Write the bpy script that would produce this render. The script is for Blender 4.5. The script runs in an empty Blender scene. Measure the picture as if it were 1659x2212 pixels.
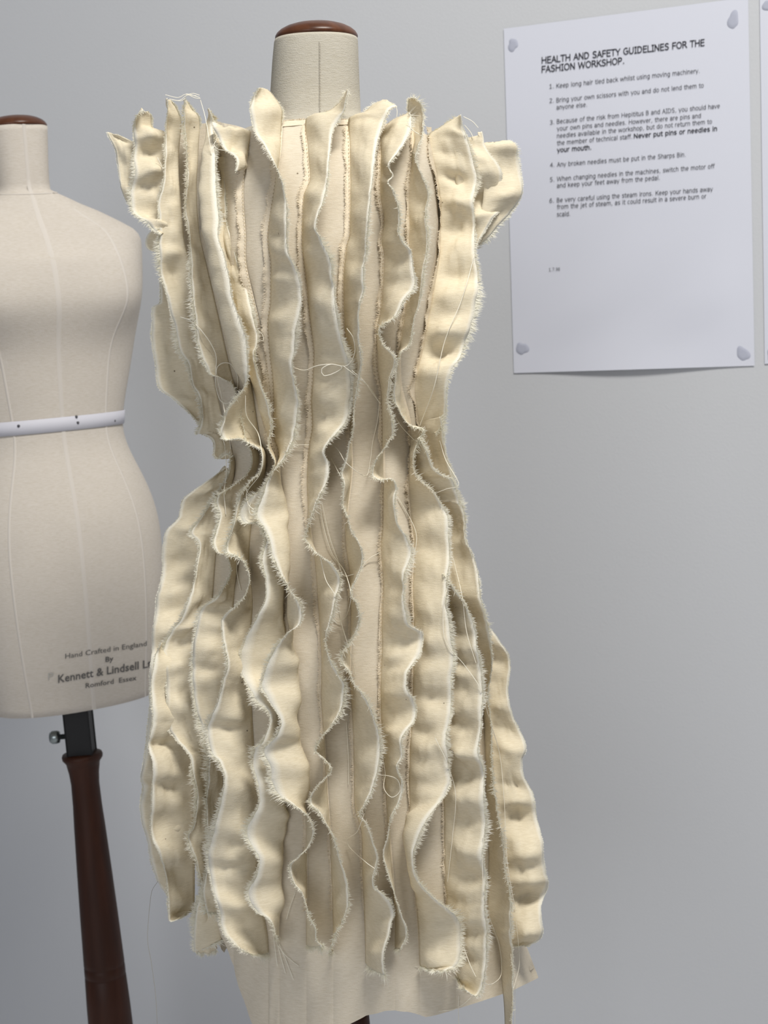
import bpy, math, random
import numpy as np
from mathutils import Vector, Matrix
from mathutils.bvhtree import BVHTree

random.seed(7)
rng = np.random.default_rng(7)
C = bpy.context.scene.collection
scene = bpy.context.scene

# ------------------------------------------------------------------ camera
FPX, CX, CY = 3320.0, 829.5, 1106.0          # focal length and centre, in pixels of the 1659x2212 frame
PITCH, ROLL = math.radians(6.5), -0.03
EYE = np.array([0.0, 0.0, 1.2])
_f = np.array([0, math.cos(PITCH), -math.sin(PITCH)])
_r0 = np.array([1.0, 0, 0]); _u0 = np.array([0, math.sin(PITCH), math.cos(PITCH)])
_r = _r0 * math.cos(ROLL) + _u0 * math.sin(ROLL)
_u = _u0 * math.cos(ROLL) - _r0 * math.sin(ROLL)
cam_data = bpy.data.cameras.new('camera')
cam = bpy.data.objects.new('camera', cam_data); C.objects.link(cam)
cam.matrix_world = Matrix(((_r[0], _u[0], -_f[0], EYE[0]), (_r[1], _u[1], -_f[1], EYE[1]),
                           (_r[2], _u[2], -_f[2], EYE[2]), (0, 0, 0, 1)))
cam_data.sensor_fit = 'VERTICAL'; cam_data.sensor_height = 36.0
cam_data.lens = 36.0 * FPX / 2212.0
cam_data.clip_start = 0.05; cam_data.clip_end = 50
cam_data.dof.use_dof = True; cam_data.dof.focus_distance = 0.885; cam_data.dof.aperture_fstop = 18.0
scene.camera = cam

# ------------------------------------------------------------------ light and exposure
world = bpy.data.worlds.new('room_light'); scene.world = world
world.use_nodes = True
world.node_tree.nodes['Background'].inputs[0].default_value = (0.90, 0.93, 1.0, 1)
world.node_tree.nodes['Background'].inputs[1].default_value = 0.16

def area(name, loc, target, size, power, col):
    l = bpy.data.lights.new(name, 'AREA'); l.shape = 'RECTANGLE'; l.size, l.size_y = size
    l.energy = power; l.color = col
    o = bpy.data.objects.new(name, l); C.objects.link(o); o.location = loc
    o.rotation_euler = (Vector(target) - Vector(loc)).to_track_quat('-Z', 'Y').to_euler()
    return o
area('ceiling_panel_light', (0.40, 0.10, 2.60), (0.1, 0.75, 1.2), (0.6, 0.3), 31, (1.0, 0.965, 0.90))
area('fill_light', (-1.1, -2.3, 1.55), (-0.2, 1.2, 0.85), (1.6, 1.3), 22, (0.95, 0.97, 1.0))  # fill lamp added behind the camera to brighten the lower wall
scene.view_settings.view_transform = 'Standard'
scene.view_settings.look = 'None'
scene.view_settings.gamma = 1.0
scene.view_settings.use_curve_mapping = False
scene.view_settings.exposure = 0.11

# ------------------------------------------------------------------ geometry helpers
def rays(px, py):
    px = np.asarray(px, float); py = np.asarray(py, float)
    return _f + _r * ((px - CX) / FPX)[..., None] - _u * ((py - CY) / FPX)[..., None]
def at(px, py, Y):
    """the world point that stands at depth Y on the line of sight of a photograph position"""
    d = rays(px, py); t = np.asarray(Y, float) / d[..., 1]
    return EYE + d * t[..., None]

def mesh_obj(name, verts, faces, mat=None, parent=None, smooth=True, uv=None):
    me = bpy.data.meshes.new(name)
    verts = np.asarray(verts, float)
    me.from_pydata([tuple(v) for v in verts.tolist()], [], faces if isinstance(faces, list) else faces.tolist())
    if smooth: me.polygons.foreach_set('use_smooth', [True] * len(me.polygons))
    if uv is not None:
        lay = me.uv_layers.new(name='UVMap')
        li = np.empty(len(me.loops), int); me.loops.foreach_get('vertex_index', li)
        lay.data.foreach_set('uv', np.asarray(uv, float)[li].ravel())
    me.update()
    o = bpy.data.objects.new(name, me); C.objects.link(o)
    if mat: me.materials.append(mat)
    if parent: o.parent = parent; 
    return o
def grid_faces(n, m, closed=False):
    i = np.arange(n - 1)[:, None]; j = np.arange(m if closed else m - 1)[None, :]
    j2 = (j + 1) % m
    return np.stack([i * m + j, i * m + j2, (i + 1) * m + j2, (i + 1) * m + j], -1).reshape(-1, 4)
def empty(name, loc, label, cat, group=None):
    o = bpy.data.objects.new(name, None); C.objects.link(o); o.empty_display_size = 0.05
    o.location = loc; o['label'] = label; o['category'] = cat
    if group: o['group'] = group
    return o
def keep(child, parent):
    """parent without moving: the parts are modelled in world coordinates"""
    child.parent = parent; child.matrix_parent_inverse = Matrix.Translation(parent.location).inverted()
    return child
def spline(pts, step=4.0):
    p = np.asarray(pts, float)
    q = np.vstack([2 * p[0] - p[1], p, 2 * p[-1] - p[-2]])
    out = []
    for i in range(1, len(q) - 2):
        n = max(2, int(np.linalg.norm(q[i + 1][:2] - q[i][:2]) / step))
        t = np.linspace(0, 1, n, endpoint=False)[:, None]
        a, b, c, d = q[i - 1], q[i], q[i + 1], q[i + 2]
        m1 = (c - a) * 0.5; m2 = (d - b) * 0.5
        L = np.linalg.norm(c - b)
        for m in (m1, m2):
            k = np.linalg.norm(m)
            if k > L: m *= L / k
        out.append((2 * t**3 - 3 * t**2 + 1) * b + (t**3 - 2 * t**2 + t) * m1 + (-2 * t**3 + 3 * t**2) * c + (t**3 - t**2) * m2)
    out.append(p[-1:]); return np.vstack(out)
def blur(a, s):
    if s <= 0 or len(a) < 3: return a
    r = int(3 * s) + 1; k = np.exp(-0.5 * (np.arange(-r, r + 1) / s) ** 2); k /= k.sum()
    a = np.asarray(a, float)
    if a.ndim == 1: return np.convolve(np.pad(a, r, mode='edge'), k, 'valid')
    return np.stack([blur(a[:, i], s) for i in range(a.shape[1])], 1)
def tube(path, rad, sides=4):
    P = np.asarray(path, float); n = len(P)
    T = np.gradient(P, axis=0); T /= np.linalg.norm(T, axis=1)[:, None] + 1e-12
    ref = np.where(np.abs(T[:, 1:2]) > 0.9, [[1.0, 0, 0]], [[0, 1.0, 0]])
    A = np.cross(T, ref); A /= np.linalg.norm(A, axis=1)[:, None]; B = np.cross(T, A)
    ang = np.arange(sides) * 2 * math.pi / sides
    rad = np.broadcast_to(rad, (n,))
    V = P[:, None] + rad[:, None, None] * (A[:, None] * np.cos(ang)[None, :, None] + B[:, None] * np.sin(ang)[None, :, None])
    return V.reshape(-1, 3), grid_faces(n, sides, True)
def lathe(profile, n=40):
    """profile: (radius, z) from bottom to top -> verts, faces with end caps"""
    a = np.arange(n) * 2 * math.pi / n
    V = [[r * math.cos(t), r * math.sin(t), z] for r, z in profile for t in a]
    F = grid_faces(len(profile), n, True).tolist()
    F.append(list(range(n))[::-1]); F.append([(len(profile) - 1) * n + k for k in range(n)])
    return np.array(V), F

# ------------------------------------------------------------------ materials
def new_mat(name):
    m = bpy.data.materials.new(name); m.use_nodes = True
    nt = m.node_tree; b = nt.nodes['Principled BSDF']
    return m, nt, b
def N(nt, t, **kw):
    n = nt.nodes.new(t)
    for k, v in kw.items(): setattr(n, k, v)
    return n
def mix_col(nt, fac, a, b, mode='MIX'):
    n = N(nt, 'ShaderNodeMix', data_type='RGBA', blend_type=mode)
    for s, v in ((0, fac), (6, a), (7, b)):
        if hasattr(v, 'is_output'): nt.links.new(v, n.inputs[s])
        else: n.inputs[s].default_value = v
    return n.outputs[2]
def ramp(nt, src, pts):
    r = N(nt, 'ShaderNodeValToRGB')
    while len(r.color_ramp.elements) < len(pts): r.color_ramp.elements.new(0.5)
    for e, (p, c) in zip(r.color_ramp.elements, pts):
        e.position = p; e.color = c if len(c) == 4 else (*c, 1)
    nt.links.new(src, r.inputs[0]); return r.outputs[0]
def plain(name, col, rough=0.6, metal=0.0, spec=0.4):
    m, nt, b = new_mat(name)
    b.inputs['Base Color'].default_value = (*col, 1); b.inputs['Roughness'].default_value = rough
    b.inputs['Metallic'].default_value = metal; b.inputs['Specular IOR Level'].default_value = spec
    return m
def cloth(name, col, frayed=None, trans=0.16, scale=1.0, fleck=0.8, bump=0.25):
    """unbleached calico: fine weave, slubs, dark flecks, loosened pale weave along a torn edge (UV x = 1)"""
    m, nt, b = new_mat(name)
    tc = N(nt, 'ShaderNodeTexCoord'); obj = tc.outputs['Object']
    nz = N(nt, 'ShaderNodeTexNoise'); nz.inputs['Scale'].default_value = 26; nz.inputs['Detail'].default_value = 3
    nt.links.new(obj, nz.inputs['Vector'])
    c = mix_col(nt, nz.outputs['Fac'], tuple(x * 0.94 for x in col) + (1,), tuple(min(1, x * 1.04) for x in col) + (1,))
    mp = N(nt, 'ShaderNodeMapping'); mp.inputs['Scale'].default_value = (260, 260, 2600)
    nt.links.new(obj, mp.inputs[0])
    slub = N(nt, 'ShaderNodeTexNoise'); slub.inputs['Scale'].default_value = 1.0; slub.inputs['Detail'].default_value = 2
    nt.links.new(mp.outputs[0], slub.inputs['Vector'])
    sl = ramp(nt, slub.outputs['Fac'], [(0.32, (0.9, 0.885, 0.85)), (0.62, (1, 1, 1))])
    c = mix_col(nt, 1.0, c, sl, 'MULTIPLY')
    vo = N(nt, 'ShaderNodeTexVoronoi'); vo.inputs['Scale'].default_value = 95
    nt.links.new(obj, vo.inputs['Vector'])
    d = ramp(nt, vo.outputs['Distance'], [(0.035, (1, 1, 1)), (0.06, (0, 0, 0))])
    sep = N(nt, 'ShaderNodeSeparateColor'); nt.links.new(vo.outputs['Color'], sep.inputs[0])
    gate = ramp(nt, sep.outputs[0], [(0.78, (0, 0, 0)), (0.8, (1, 1, 1))])
    fl = N(nt, 'ShaderNodeMath', operation='MULTIPLY'); nt.links.new(d, fl.inputs[0]); nt.links.new(gate, fl.inputs[1])
    fl2 = N(nt, 'ShaderNodeMath', operation='MULTIPLY'); nt.links.new(fl.outputs[0], fl2.inputs[0]); fl2.inputs[1].default_value = fleck
    c = mix_col(nt, fl2.outputs[0], c, (0.10, 0.065, 0.03, 1))
    if frayed:
        uvn = N(nt, 'ShaderNodeSeparateXYZ'); nt.links.new(tc.outputs['UV'], uvn.inputs[0])
        e = ramp(nt, uvn.outputs[0], [(0.90, (0, 0, 0)), (0.985, (1, 1, 1))])
        c = mix_col(nt, e, c, frayed + (1,))
    wv = N(nt, 'ShaderNodeTexNoise'); wv.inputs['Scale'].default_value = 1500 * scale; wv.inputs['Detail'].default_value = 1
    nt.links.new(obj, wv.inputs['Vector'])
    ad = N(nt, 'ShaderNodeMath', operation='ADD'); nt.links.new(wv.outputs['Fac'], ad.inputs[0]); nt.links.new(slub.outputs['Fac'], ad.inputs[1])
    bp = N(nt, 'ShaderNodeBump'); bp.inputs['Strength'].default_value = bump; bp.inputs['Distance'].default_value = 0.0004
    nt.links.new(ad.outputs[0], bp.inputs['Height'])
    nt.links.new(c, b.inputs['Base Color']); nt.links.new(bp.outputs[0], b.inputs['Normal'])
    b.inputs['Roughness'].default_value = 0.9; b.inputs['Specular IOR Level'].default_value = 0.1
    if trans > 0:
        tr = N(nt, 'ShaderNodeBsdfTranslucent'); nt.links.new(c, tr.inputs[0]); nt.links.new(bp.outputs[0], tr.inputs['Normal'])
        mx = N(nt, 'ShaderNodeMixShader'); mx.inputs[0].default_value = trans
        nt.links.new(b.outputs[0], mx.inputs[1]); nt.links.new(tr.outputs[0], mx.inputs[2])
        nt.links.new(mx.outputs[0], nt.nodes['Material Output'].inputs[0])
    return m
def wood(name, dark, light, rough):
    m, nt, b = new_mat(name)
    tc = N(nt, 'ShaderNodeTexCoord'); mp = N(nt, 'ShaderNodeMapping'); mp.inputs['Scale'].default_value = (90, 90, 9)
    nt.links.new(tc.outputs['Object'], mp.inputs[0])
    nz = N(nt, 'ShaderNodeTexNoise'); nz.inputs['Scale'].default_value = 1; nz.inputs['Detail'].default_value = 5; nz.inputs['Distortion'].default_value = 0.6
    nt.links.new(mp.outputs[0], nz.inputs['Vector'])
    nt.links.new(ramp(nt, nz.outputs['Fac'], [(0.3, dark), (0.7, light)]), b.inputs['Base Color'])
    b.inputs['Roughness'].default_value = rough; b.inputs['Specular IOR Level'].default_value = 0.28
    return m
CREAM = (0.85, 0.77, 0.60)
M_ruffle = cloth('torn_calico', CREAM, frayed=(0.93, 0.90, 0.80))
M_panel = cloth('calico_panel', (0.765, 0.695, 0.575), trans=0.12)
M_fray = cloth('calico_fibre', (0.985, 0.96, 0.88), trans=0.5, fleck=0, bump=0)
M_thread = plain('sewing_thread', (0.90, 0.86, 0.74), 0.8, 0, 0.1)
M_seam = cloth('calico_seam', (0.83, 0.74, 0.595), trans=0.1, fleck=0.3)
M_stitch = plain('stitch_thread', (0.45, 0.36, 0.22), 0.8)
M_linen = cloth('form_linen', (0.52, 0.49, 0.42), trans=0.0, fleck=0.25, bump=0.5)
M_linen_pale = cloth('form_linen_pale', (0.605, 0.56, 0.505), trans=0.0, fleck=0.15, bump=0.3)
M_formseam = plain('form_seam', (0.60, 0.558, 0.508), 0.9)
M_darkseam = plain('form_seam_dark', (0.37, 0.335, 0.275), 0.9)
M_wood = wood('turned_wood', (0.026, 0.0068, 0.0025), (0.050, 0.0145, 0.0055), 0.5)
M_walnut = wood('cap_wood', (0.060, 0.021, 0.010), (0.115, 0.044, 0.021), 0.32)
M_black = plain('black_steel', (0.006, 0.006, 0.007), 0.55)
M_chrome = plain('screw_steel', (0.30, 0.34, 0.34), 0.3, 0.9)
M_tape = plain('white_tape', (0.56, 0.56, 0.62), 0.6)
M_pin = plain('pin_steel', (0.10, 0.10, 0.11), 0.35, 0.7)
M_ink = plain('print_ink', (0.035, 0.035, 0.045), 0.8)
M_stamp = plain('stamp_ink', (0.12, 0.115, 0.11), 0.8)
M_stamp_faint = plain('stamp_ink_faint', (0.42, 0.41, 0.38), 0.8)
M_putty = plain('blue_putty', (0.43, 0.45, 0.54), 0.9)
M_arm = plain('armhole_plate', (0.62, 0.55, 0.36), 0.7)

def wall_mat():
    m, nt, b = new_mat('wall_paint')
    tc = N(nt, 'ShaderNodeTexCoord')
    n1 = N(nt, 'ShaderNodeTexNoise'); n1.inputs['Scale'].default_value = 2.2; n1.inputs['Detail'].default_value = 3
    nt.links.new(tc.outputs['Object'], n1.inputs['Vector'])
    c = mix_col(nt, n1.outputs['Fac'], (0.545, 0.56, 0.59, 1), (0.585, 0.60, 0.625, 1))
    nt.links.new(c, b.inputs['Base Color'])
    n2 = N(nt, 'ShaderNodeTexNoise'); n2.inputs['Scale'].default_value = 420; n2.inputs['Detail'].default_value = 2
    nt.links.new(tc.outputs['Object'], n2.inputs['Vector'])
    bp = N(nt, 'ShaderNodeBump'); bp.inputs['Strength'].default_value = 0.12; bp.inputs['Distance'].default_value = 0.001
    nt.links.new(n2.outputs['Fac'], bp.inputs['Height']); nt.links.new(bp.outputs[0], b.inputs['Normal'])
    b.inputs['Roughness'].default_value = 0.62; b.inputs['Specular IOR Level'].default_value = 0.25
    return m
M_wall = wall_mat()
M_floor = plain('floor_vinyl', (0.72, 0.72, 0.74), 0.5)
M_paper = plain('office_paper', (0.65, 0.67, 0.755), 0.7, 0, 0.2)

# ------------------------------------------------------------------ the setting
YAW = math.radians(24.0); WD = 1.296
WN = np.array([math.sin(YAW), math.cos(YAW), 0.0])      # from the camera into the wall
WT = np.array([math.cos(YAW), -math.sin(YAW), 0.0])     # along the wall, to the right
def wall_pt(px, py, off=0.0):
    d = rays(px, py); t = (WD - off) / (d @ WN)
    return EYE + d * t[..., None]
w0 = EYE * [1, 1, 0] + WN * WD
def box8(a):   # 8 corners -> box faces
    return [[0, 1, 3, 2], [4, 6, 7, 5], [0, 4, 5, 1], [2, 3, 7, 6], [0, 2, 6, 4], [1, 5, 7, 3]]
V = [w0 + WT * s + WN * t + np.array([0, 0, z]) for s in (-2.6, 2.6) for t in (0, 0.12) for z in (0, 2.9)]
wl = mesh_obj('wall_back', V, box8(V), M_wall, smooth=False); wl['kind'] = 'structure'
V = [w0 + WT * s + WN * t + np.array([0, 0, z]) for s in (-2.6, 2.6) for t in (-3.6, 0.12) for z in (-0.1, 0)]
fl = mesh_obj('floor', V, box8(V), M_floor, smooth=False); fl['kind'] = 'structure'

# ------------------------------------------------------------------ body of the main form, as draped
YC = 0.955
PROFILE = np.array([  # photo height, left and right contour of the draped body there, half depth (m)
    (240, 560, 800, .026), (270, 450, 925, .031), (330, 444, 940, .045), (420, 440, 945, .058), (560, 430, 955, .066), (680, 440, 950, .066),
    (800, 465, 935, .059), (900, 492, 925, .052), (970, 503, 922, .050), (1050, 488, 938, .053), (1200, 445, 985, .062),
    (1400, 408, 1035, .070), (1600, 390, 1065, .073), (1800, 402, 1088, .073), (2000, 462, 1112, .071),
    (2120, 508, 1150, .069), (2260, 560, 1158, .067)])
_zl = at((PROFILE[:, 1] + PROFILE[:, 2]) / 2, PROFILE[:, 0], np.full(len(PROFILE), YC))
_xl = at(PROFILE[:, 1], PROFILE[:, 0], np.full(len(PROFILE), YC))
_xr = at(PROFILE[:, 2], PROFILE[:, 0], np.full(len(PROFILE), YC))
_zg = np.linspace(_zl[-1, 2] - 0.02, _zl[0, 2] + 0.02, 600)
def _tab(v): return blur(np.interp(_zg, _zl[::-1, 2], v[::-1]), 9)
T_cx = _tab((_xl[:, 0] + _xr[:, 0]) / 2); T_a = _tab((_xr[:, 0] - _xl[:, 0]) / 2); T_b = _tab(PROFILE[:, 3])
PW = 2.25
def body_u(X, Z): return (X - np.interp(Z, _zg, T_cx)) / np.interp(Z, _zg, T_a)
def body_Y(X, Z, lim=1.0):
    u = np.clip(np.abs(body_u(X, Z)), 0, lim)
    return YC - np.interp(Z, _zg, T_b) * (1 - u ** PW) ** (1 / PW)
def on_body(px, py, off=0.0, lim=1.0):
    d = rays(px, py); lo = np.full(d.shape[:-1], YC - 0.14); hi = np.full(d.shape[:-1], YC)
    for _ in range(26):
        mid = (lo + hi) / 2; p = EYE + d * (mid / d[..., 1])[..., None]
        s = mid - body_Y(p[..., 0], p[..., 2], lim) < 0
        lo = np.where(s, mid, lo); hi = np.where(s, hi, mid)
    Y = hi - off
    return EYE + d * (Y / d[..., 1])[..., None]
def body_normal(p):
    e = 0.0012
    def g(X, Z): return body_Y(X, Z)
    X, Z = p[..., 0], p[..., 2]
    nx = (g(X + e, Z) - g(X - e, Z)) / (2 * e); nz = (g(X, Z + e) - g(X, Z - e)) / (2 * e)
    n = np.stack([nx, -np.ones_like(nx), np.clip(nz, -.6, .6)], -1)
    u = np.abs(body_u(X, Z)) > 0.985
    n[u] = np.stack([np.sign(body_u(X, Z)), -0.25 * np.ones_like(nx), 0 * nx], -1)[u]
    return n / np.linalg.norm(n, axis=-1)[..., None]

# ---- the form itself
FORM = empty('dress_form', tuple(at(763.0, 2212.0, YC) * [1, 1, 0]),
             'half-size linen dress form with walnut neck cap wearing the frilled calico dress', 'dress form')
def ring_body(rows, inset, name, mat, parent):
    V = []; n = 56
    for py, xl, xr, b in rows:
        L = at(xl, py, YC); R = at(xr, py, YC); cx = (L[0] + R[0]) / 2; a = (R[0] - L[0]) / 2 - inset; z = (L[2] + R[2]) / 2
        for k in range(n):
            t = 2 * math.pi * k / n; c, s = math.cos(t), math.sin(t)
            ex = 2 / PW
            V.append((cx + a * math.copysign(abs(c) ** ex, c), YC + max(b - inset, .004) * math.copysign(abs(s) ** ex, s), z))
    F = grid_faces(len(rows), n, True).tolist(); F.append(list(range(n))[::-1]); F.append([(len(rows) - 1) * n + k for k in range(n)])
    return keep(mesh_obj(name, V, F, mat), parent)
neck = [(86, 594, 772, .0245), (92, 592.5, 773, .0248), (135, 588.5, 774.5, .0253), (200, 584.5, 777, .0258), (245, 582, 779, .0262)]
def prof_row(py):
    return (py, *[np.interp(py, PROFILE[:, 0], PROFILE[:, k]) for k in (1, 2, 3)])
torso_rows = neck + [(262, 572, 790, .028)] + [(py, *prof_row(py)[1:]) for py in np.linspace(300, 1700, 36)]
rows = [(r[0], r[1] - (11.8), r[2] + 11.8, r[3] + .0032) if r[0] < 263 else r for r in torso_rows]
ring_body(rows, 0.0032, 'torso', M_linen, FORM)
# neck cap: a shallow walnut dome
cL, cR = at(594.0, 85.0, YC), at(773.5, 83.0, YC); r = (cR[0] - cL[0]) / 2; cc = (cL + cR) / 2
def dome(prof, centre, name, mat, parent, sy=1.0):
    V, F = lathe([(q * r, h) for q, h in prof]); V[:, 1] *= sy
    return keep(mesh_obj(name, V + centre, F, mat), parent)
capprof = [(0.93, -.0010), (0.985, -.0006), (1.0, .0004), (0.992, .0014), (0.95, .0031), (0.87, .0048), (0.74, .0065), (0.56, .0079), (0.34, .0088), (0.15, .0091), (0.03, .0092)]
dome(capprof, cc + [0, 0, 0.0004], 'neck_cap', M_walnut, FORM, 0.98)
# centre seam of the neck with its stitching
ys = np.linspace(90, 262, 40); xs = np.interp(ys, [90, 262], [689.5, 691])
pp = at(xs, ys, YC - np.interp(ys, [86, 135, 200, 262], [.0245, .0253, .0258, .0282]) - .0006)
V, F = tube(pp, 0.00012); keep(mesh_obj('neck_seam', V, F, M_darkseam), FORM)
sv, sf = [], []
for y in np.arange(96, 258, 6.0):
    q = at(np.array([691.5, 692.6, 692.6, 691.5]), np.array([y, y, y + 2.8, y + 2.8]), YC - np.interp(y, [86, 135, 200, 262], [.0245, .0253, .0258, .0282]) - .0008)
    sf.append([len(sv) + k for k in range(4)]); sv += q.tolist()
o = keep(mesh_obj('neck_stitching', sv, sf, M_darkseam, smooth=False), FORM); o['kind'] = 'stuff'
# pole and stand below the hem
pt = at(768.0, 2185.0, YC); zt = pt[2]
prof = [(.0105, 0.03), (.0135, 0.05), (.013, 0.30), (.0125, .60), (.0098, zt - .02), (.0088, zt - .003), (.0075, zt)]
V, F = lathe(prof, 28); keep(mesh_obj('stand_column', V + [pt[0], YC, 0], F, M_wood), FORM)
V, F = lathe([(.0065, zt - .01), (.0065, zt + .16)], 16); keep(mesh_obj('pole', V + [pt[0], YC, 0], F, M_black), FORM)
V, F = lathe([(.11, 0), (.115, .004), (.115, .014), (.10, .022), (.03, .030), (.016, .045), (.012, .06)], 48)
keep(mesh_obj('stand_base', V + [pt[0], YC, 0], F, M_wood), FORM)

# ------------------------------------------------------------------ the dress
DRESS = empty('calico_dress', tuple(at(700.0, 1000.0, YC)),
              'cream calico dress covered in long torn-edged vertical frills, worn by the front dress form', 'dress')
# seam lines down the front (photo positions on the body), left to right; a frill is sewn into each
SEAM = {
 'A3': [(392,262),(386,330),(386,380),(391,446),(399,524),(410,561),(436,700),(462,820),(480,900),(494,950),(505,985),(508,1010),(500,1050),(474,1150),(466,1200),(456,1320),(440,1405),(445,1560),(455,1700),(455,1850),(462,1990),(470,2060)],
 'A4': [(431,262),(430,300),(426,369),(424,403),(430,500),(449,584),(476,702),(499,804),(520,880),(537,940),(556,975),(558,1000),(545,1040),(522,1080),(510,1150),(515,1200),(505,1290),(500,1405),(490,1550),(480,1700),(478,1850),(500,1990),(505,2060)],
 'A5': [(470,262),(474,300),(478,400),(490,520),(500,620),(517,700),(537,790),(549,870),(562,950),(575,990),(568,1040),(548,1100),(538,1200),(545,1300),(540,1400),(545,1560),(552,1650),(562,1729),(560,1850),(556,1900),(577,2012),(580,2060)],
 'J':  [(541,270),(537,321),(525,405),(530,506),(531,567),(547,640),(566,720),(579,800),(587,870),(588,930),(597,990),(602,1040),(592,1090),(592,1190),(600,1300),(606,1400),(602,1560),(609,1700),(608,1760),(600,1864),(602,2000),(604,2060)],
 'K':  [(609,262),(605,330),(591,420),(579,510),(585,567),(584,652),(579,702),(584,770),(588,804),(592,871),(591,939),(602,972),(606,1040),(613,1101),(614,1150),(616,1202),(620,1260),(624,1371),(630,1435),(636,1490),(636,1530),(638,1594),(643,1651),(652,1700),(660,1760),(662,1834),(662,1898),(662,1960),(662,2062)],
 'L':  [(661,252),(661,287),(669,388),(657,422),(653,527),(656,560),(661,601),(666,652),(673,716),(678,763),(675,821),(672,871),(675,922),(669,956),(666,989),(663,1040),(666,1100),(672,1160),(680,1209),(683,1253),(690,1338),(695,1422),(694,1506),(700,1600),(706,1700),(714,1830),(719,1965),(720,2062)],
 'M':  [(752,250),(755,338),(756,405),(756,506),(748,534),(742,601),(745,716),(755,787),(758,821),(758,888),(757,939),(759,1017),(750,1100),(746,1169),(755,1236),(758,1338),(755,1456),(760,1530),(763,1594),(765,1661),(767,1746),(781,1796),(783,1881),(788,1999),(790,2080)],
 'N':  [(822,262),(822,330),(821,429),(829,473),(823,523),(829,551),(827,601),(822,675),(815,715),(815,787),(822,837),(825,880),(826,939),(828,1034),(827,1135),(822,1189),(828,1263),(824,1338),(824,1405),(822,1472),(822,1527),(826,1594),(832,1695),(840,1800),(848,1900),(853,1982),(853,2083)],
 'O':  [(897,262),(895,304),(882,422),(883,490),(880,560),(874,669),(862,757),(862,820),(868,854),(880,900),(886,950),(884,1000),(882,1060),(893,1186),(890,1270),(893,1321),(891,1473),(886,1594),(883,1690),(888,1800),(895,1900),(903,1999),(907,2085)],
 'P':  [(925,262),(926,311),(942,388),(950,442),(947,540),(938,600),(929,652),(920,700),(908,765),(900,800),(893,840),(897,880),(908,935),(915,1000),(930,1080),(945,1150),(955,1230),(955,1330),(948,1450),(955,1600),(958,1746),(963,1948),(985,2100)],
}
ORDER = ['A3', 'A4', 'A5', 'J', 'K', 'L', 'M', 'N', 'O', 'P']
SEAM_D = {k: spline(v, 6) for k, v in SEAM.items()}
def seam_x(k, y):
    s = SEAM_D[k]; return np.interp(y, s[:, 1], s[:, 0])
TOPX = [(440, 268), (470, 262), (505, 271), (541, 283), (600, 262), (650, 258), (700, 258), (752, 257), (800, 262), (900, 285), (950, 300)]
BOTX = [(480, 2010), (497, 2058), (520, 2140), (549, 2212), (600, 2240), (690, 2240), (754, 2211), (797, 2191), (831, 2182), (879, 2183), (918, 2196), (981, 2181), (1106, 2139), (1163, 2112)]
def topy(x): return np.interp(x, *np.array(TOPX).T)
def boty(x): return np.interp(x, *np.array(BOTX).T)
BODY_L = np.array(PROFILE[:, 1]); BODY_R = np.array(PROFILE[:, 2])
def edge_x(side, y): return np.interp(y, PROFILE[:, 0], BODY_L if side < 0 else BODY_R)
bvh_v, bvh_f = [], []
def remember(V, F):
    k = len(bvh_v); bvh_v.extend(map(tuple, V)); bvh_f.extend([tuple(int(i) + k for i in f) for f in F])
def panel(kl, kr, name):
    def X(k, y): return edge_x(-1, y) if k == 'l' else edge_x(1, y) if k == 'r' else seam_x(k, y)
    n, m = 170, 14
    t = np.linspace(0, 1, n)[:, None]; s = np.linspace(0, 1, m)[None, :]
    bxl, bxr = X(kl, 2100), X(kr, 2100)
    if kl == 'l': bxl = 497
    if kr == 'r': bxr = 1163
    txl, txr = X(kl, 265), X(kr, 265)
    y0 = topy(txl + (txr - txl) * s); y1 = boty(bxl + (bxr - bxl) * s)
    py = y0 + (y1 - y0) * t
    xl, xr = X(kl, py), X(kr, py)
    if kr == 'r': xr = np.where(py > 2000, np.interp(py, [2000, 2050, 2112], [1112, 1140, 1163]), xr)
    px = xl + (xr - xl) * s
    off = 0.0011 * np.sin(math.pi * s) ** 0.6 + 0 * py          # a little fullness between the seams
    wav = 0.0009 * np.sin(py / 37.0 + 5 * s + len(name) + txl) * np.sin(py / 91.0 + txl) * np.sin(math.pi * s)
    P = on_body(px, py, 0) ; P = P + body_normal(P) * (off + wav)[..., None]
    if kl == 'l': P[:, 0] = at(px[:, 0], py[:, 0], YC)       # meets the back panel at the side
    if kr == 'r': P[:, -1] = at(px[:, -1], py[:, -1], YC)
    V = P.reshape(-1, 3); F = grid_faces(n, m)
    uv = np.stack([0 * px + 0.2, py / 2212], -1).reshape(-1, 2)
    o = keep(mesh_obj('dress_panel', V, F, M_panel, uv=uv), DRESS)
    remember(V, F.tolist()); return o
keys = ['l'] + ORDER + ['r']
for a, b in zip(keys[:-1], keys[1:]): panel(a, b, a + b)
# back of the dress
n, m = 90, 40
t = np.linspace(0, 1, n); V = []
for ti in t:
    for s in np.linspace(0, 1, m):
        y0 = 268 + (300 - 268) * s; y1 = 2058 + (2112 - 2058) * s; y = y0 + (y1 - y0) * ti
        L, R = at(edge_x(-1, y), y, YC), at(edge_x(1, y) if y < 2000 else np.interp(y, [2000, 2112], [1112, 1163]), y, YC)
        ang = math.pi * s
        a = (R[0] - L[0]) / 2; cx = (R[0] + L[0]) / 2; b = np.interp(y, PROFILE[:, 0], PROFILE[:, 3])
        c, sn = -math.cos(ang), math.sin(ang); ex = 2 / PW
        V.append((cx + a * math.copysign(abs(c) ** ex, c), YC + b * abs(sn) ** ex, L[2] + (R[2] - L[2]) * s))
keep(mesh_obj('back_panel', V, grid_faces(n, m), M_panel), DRESS)

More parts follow.
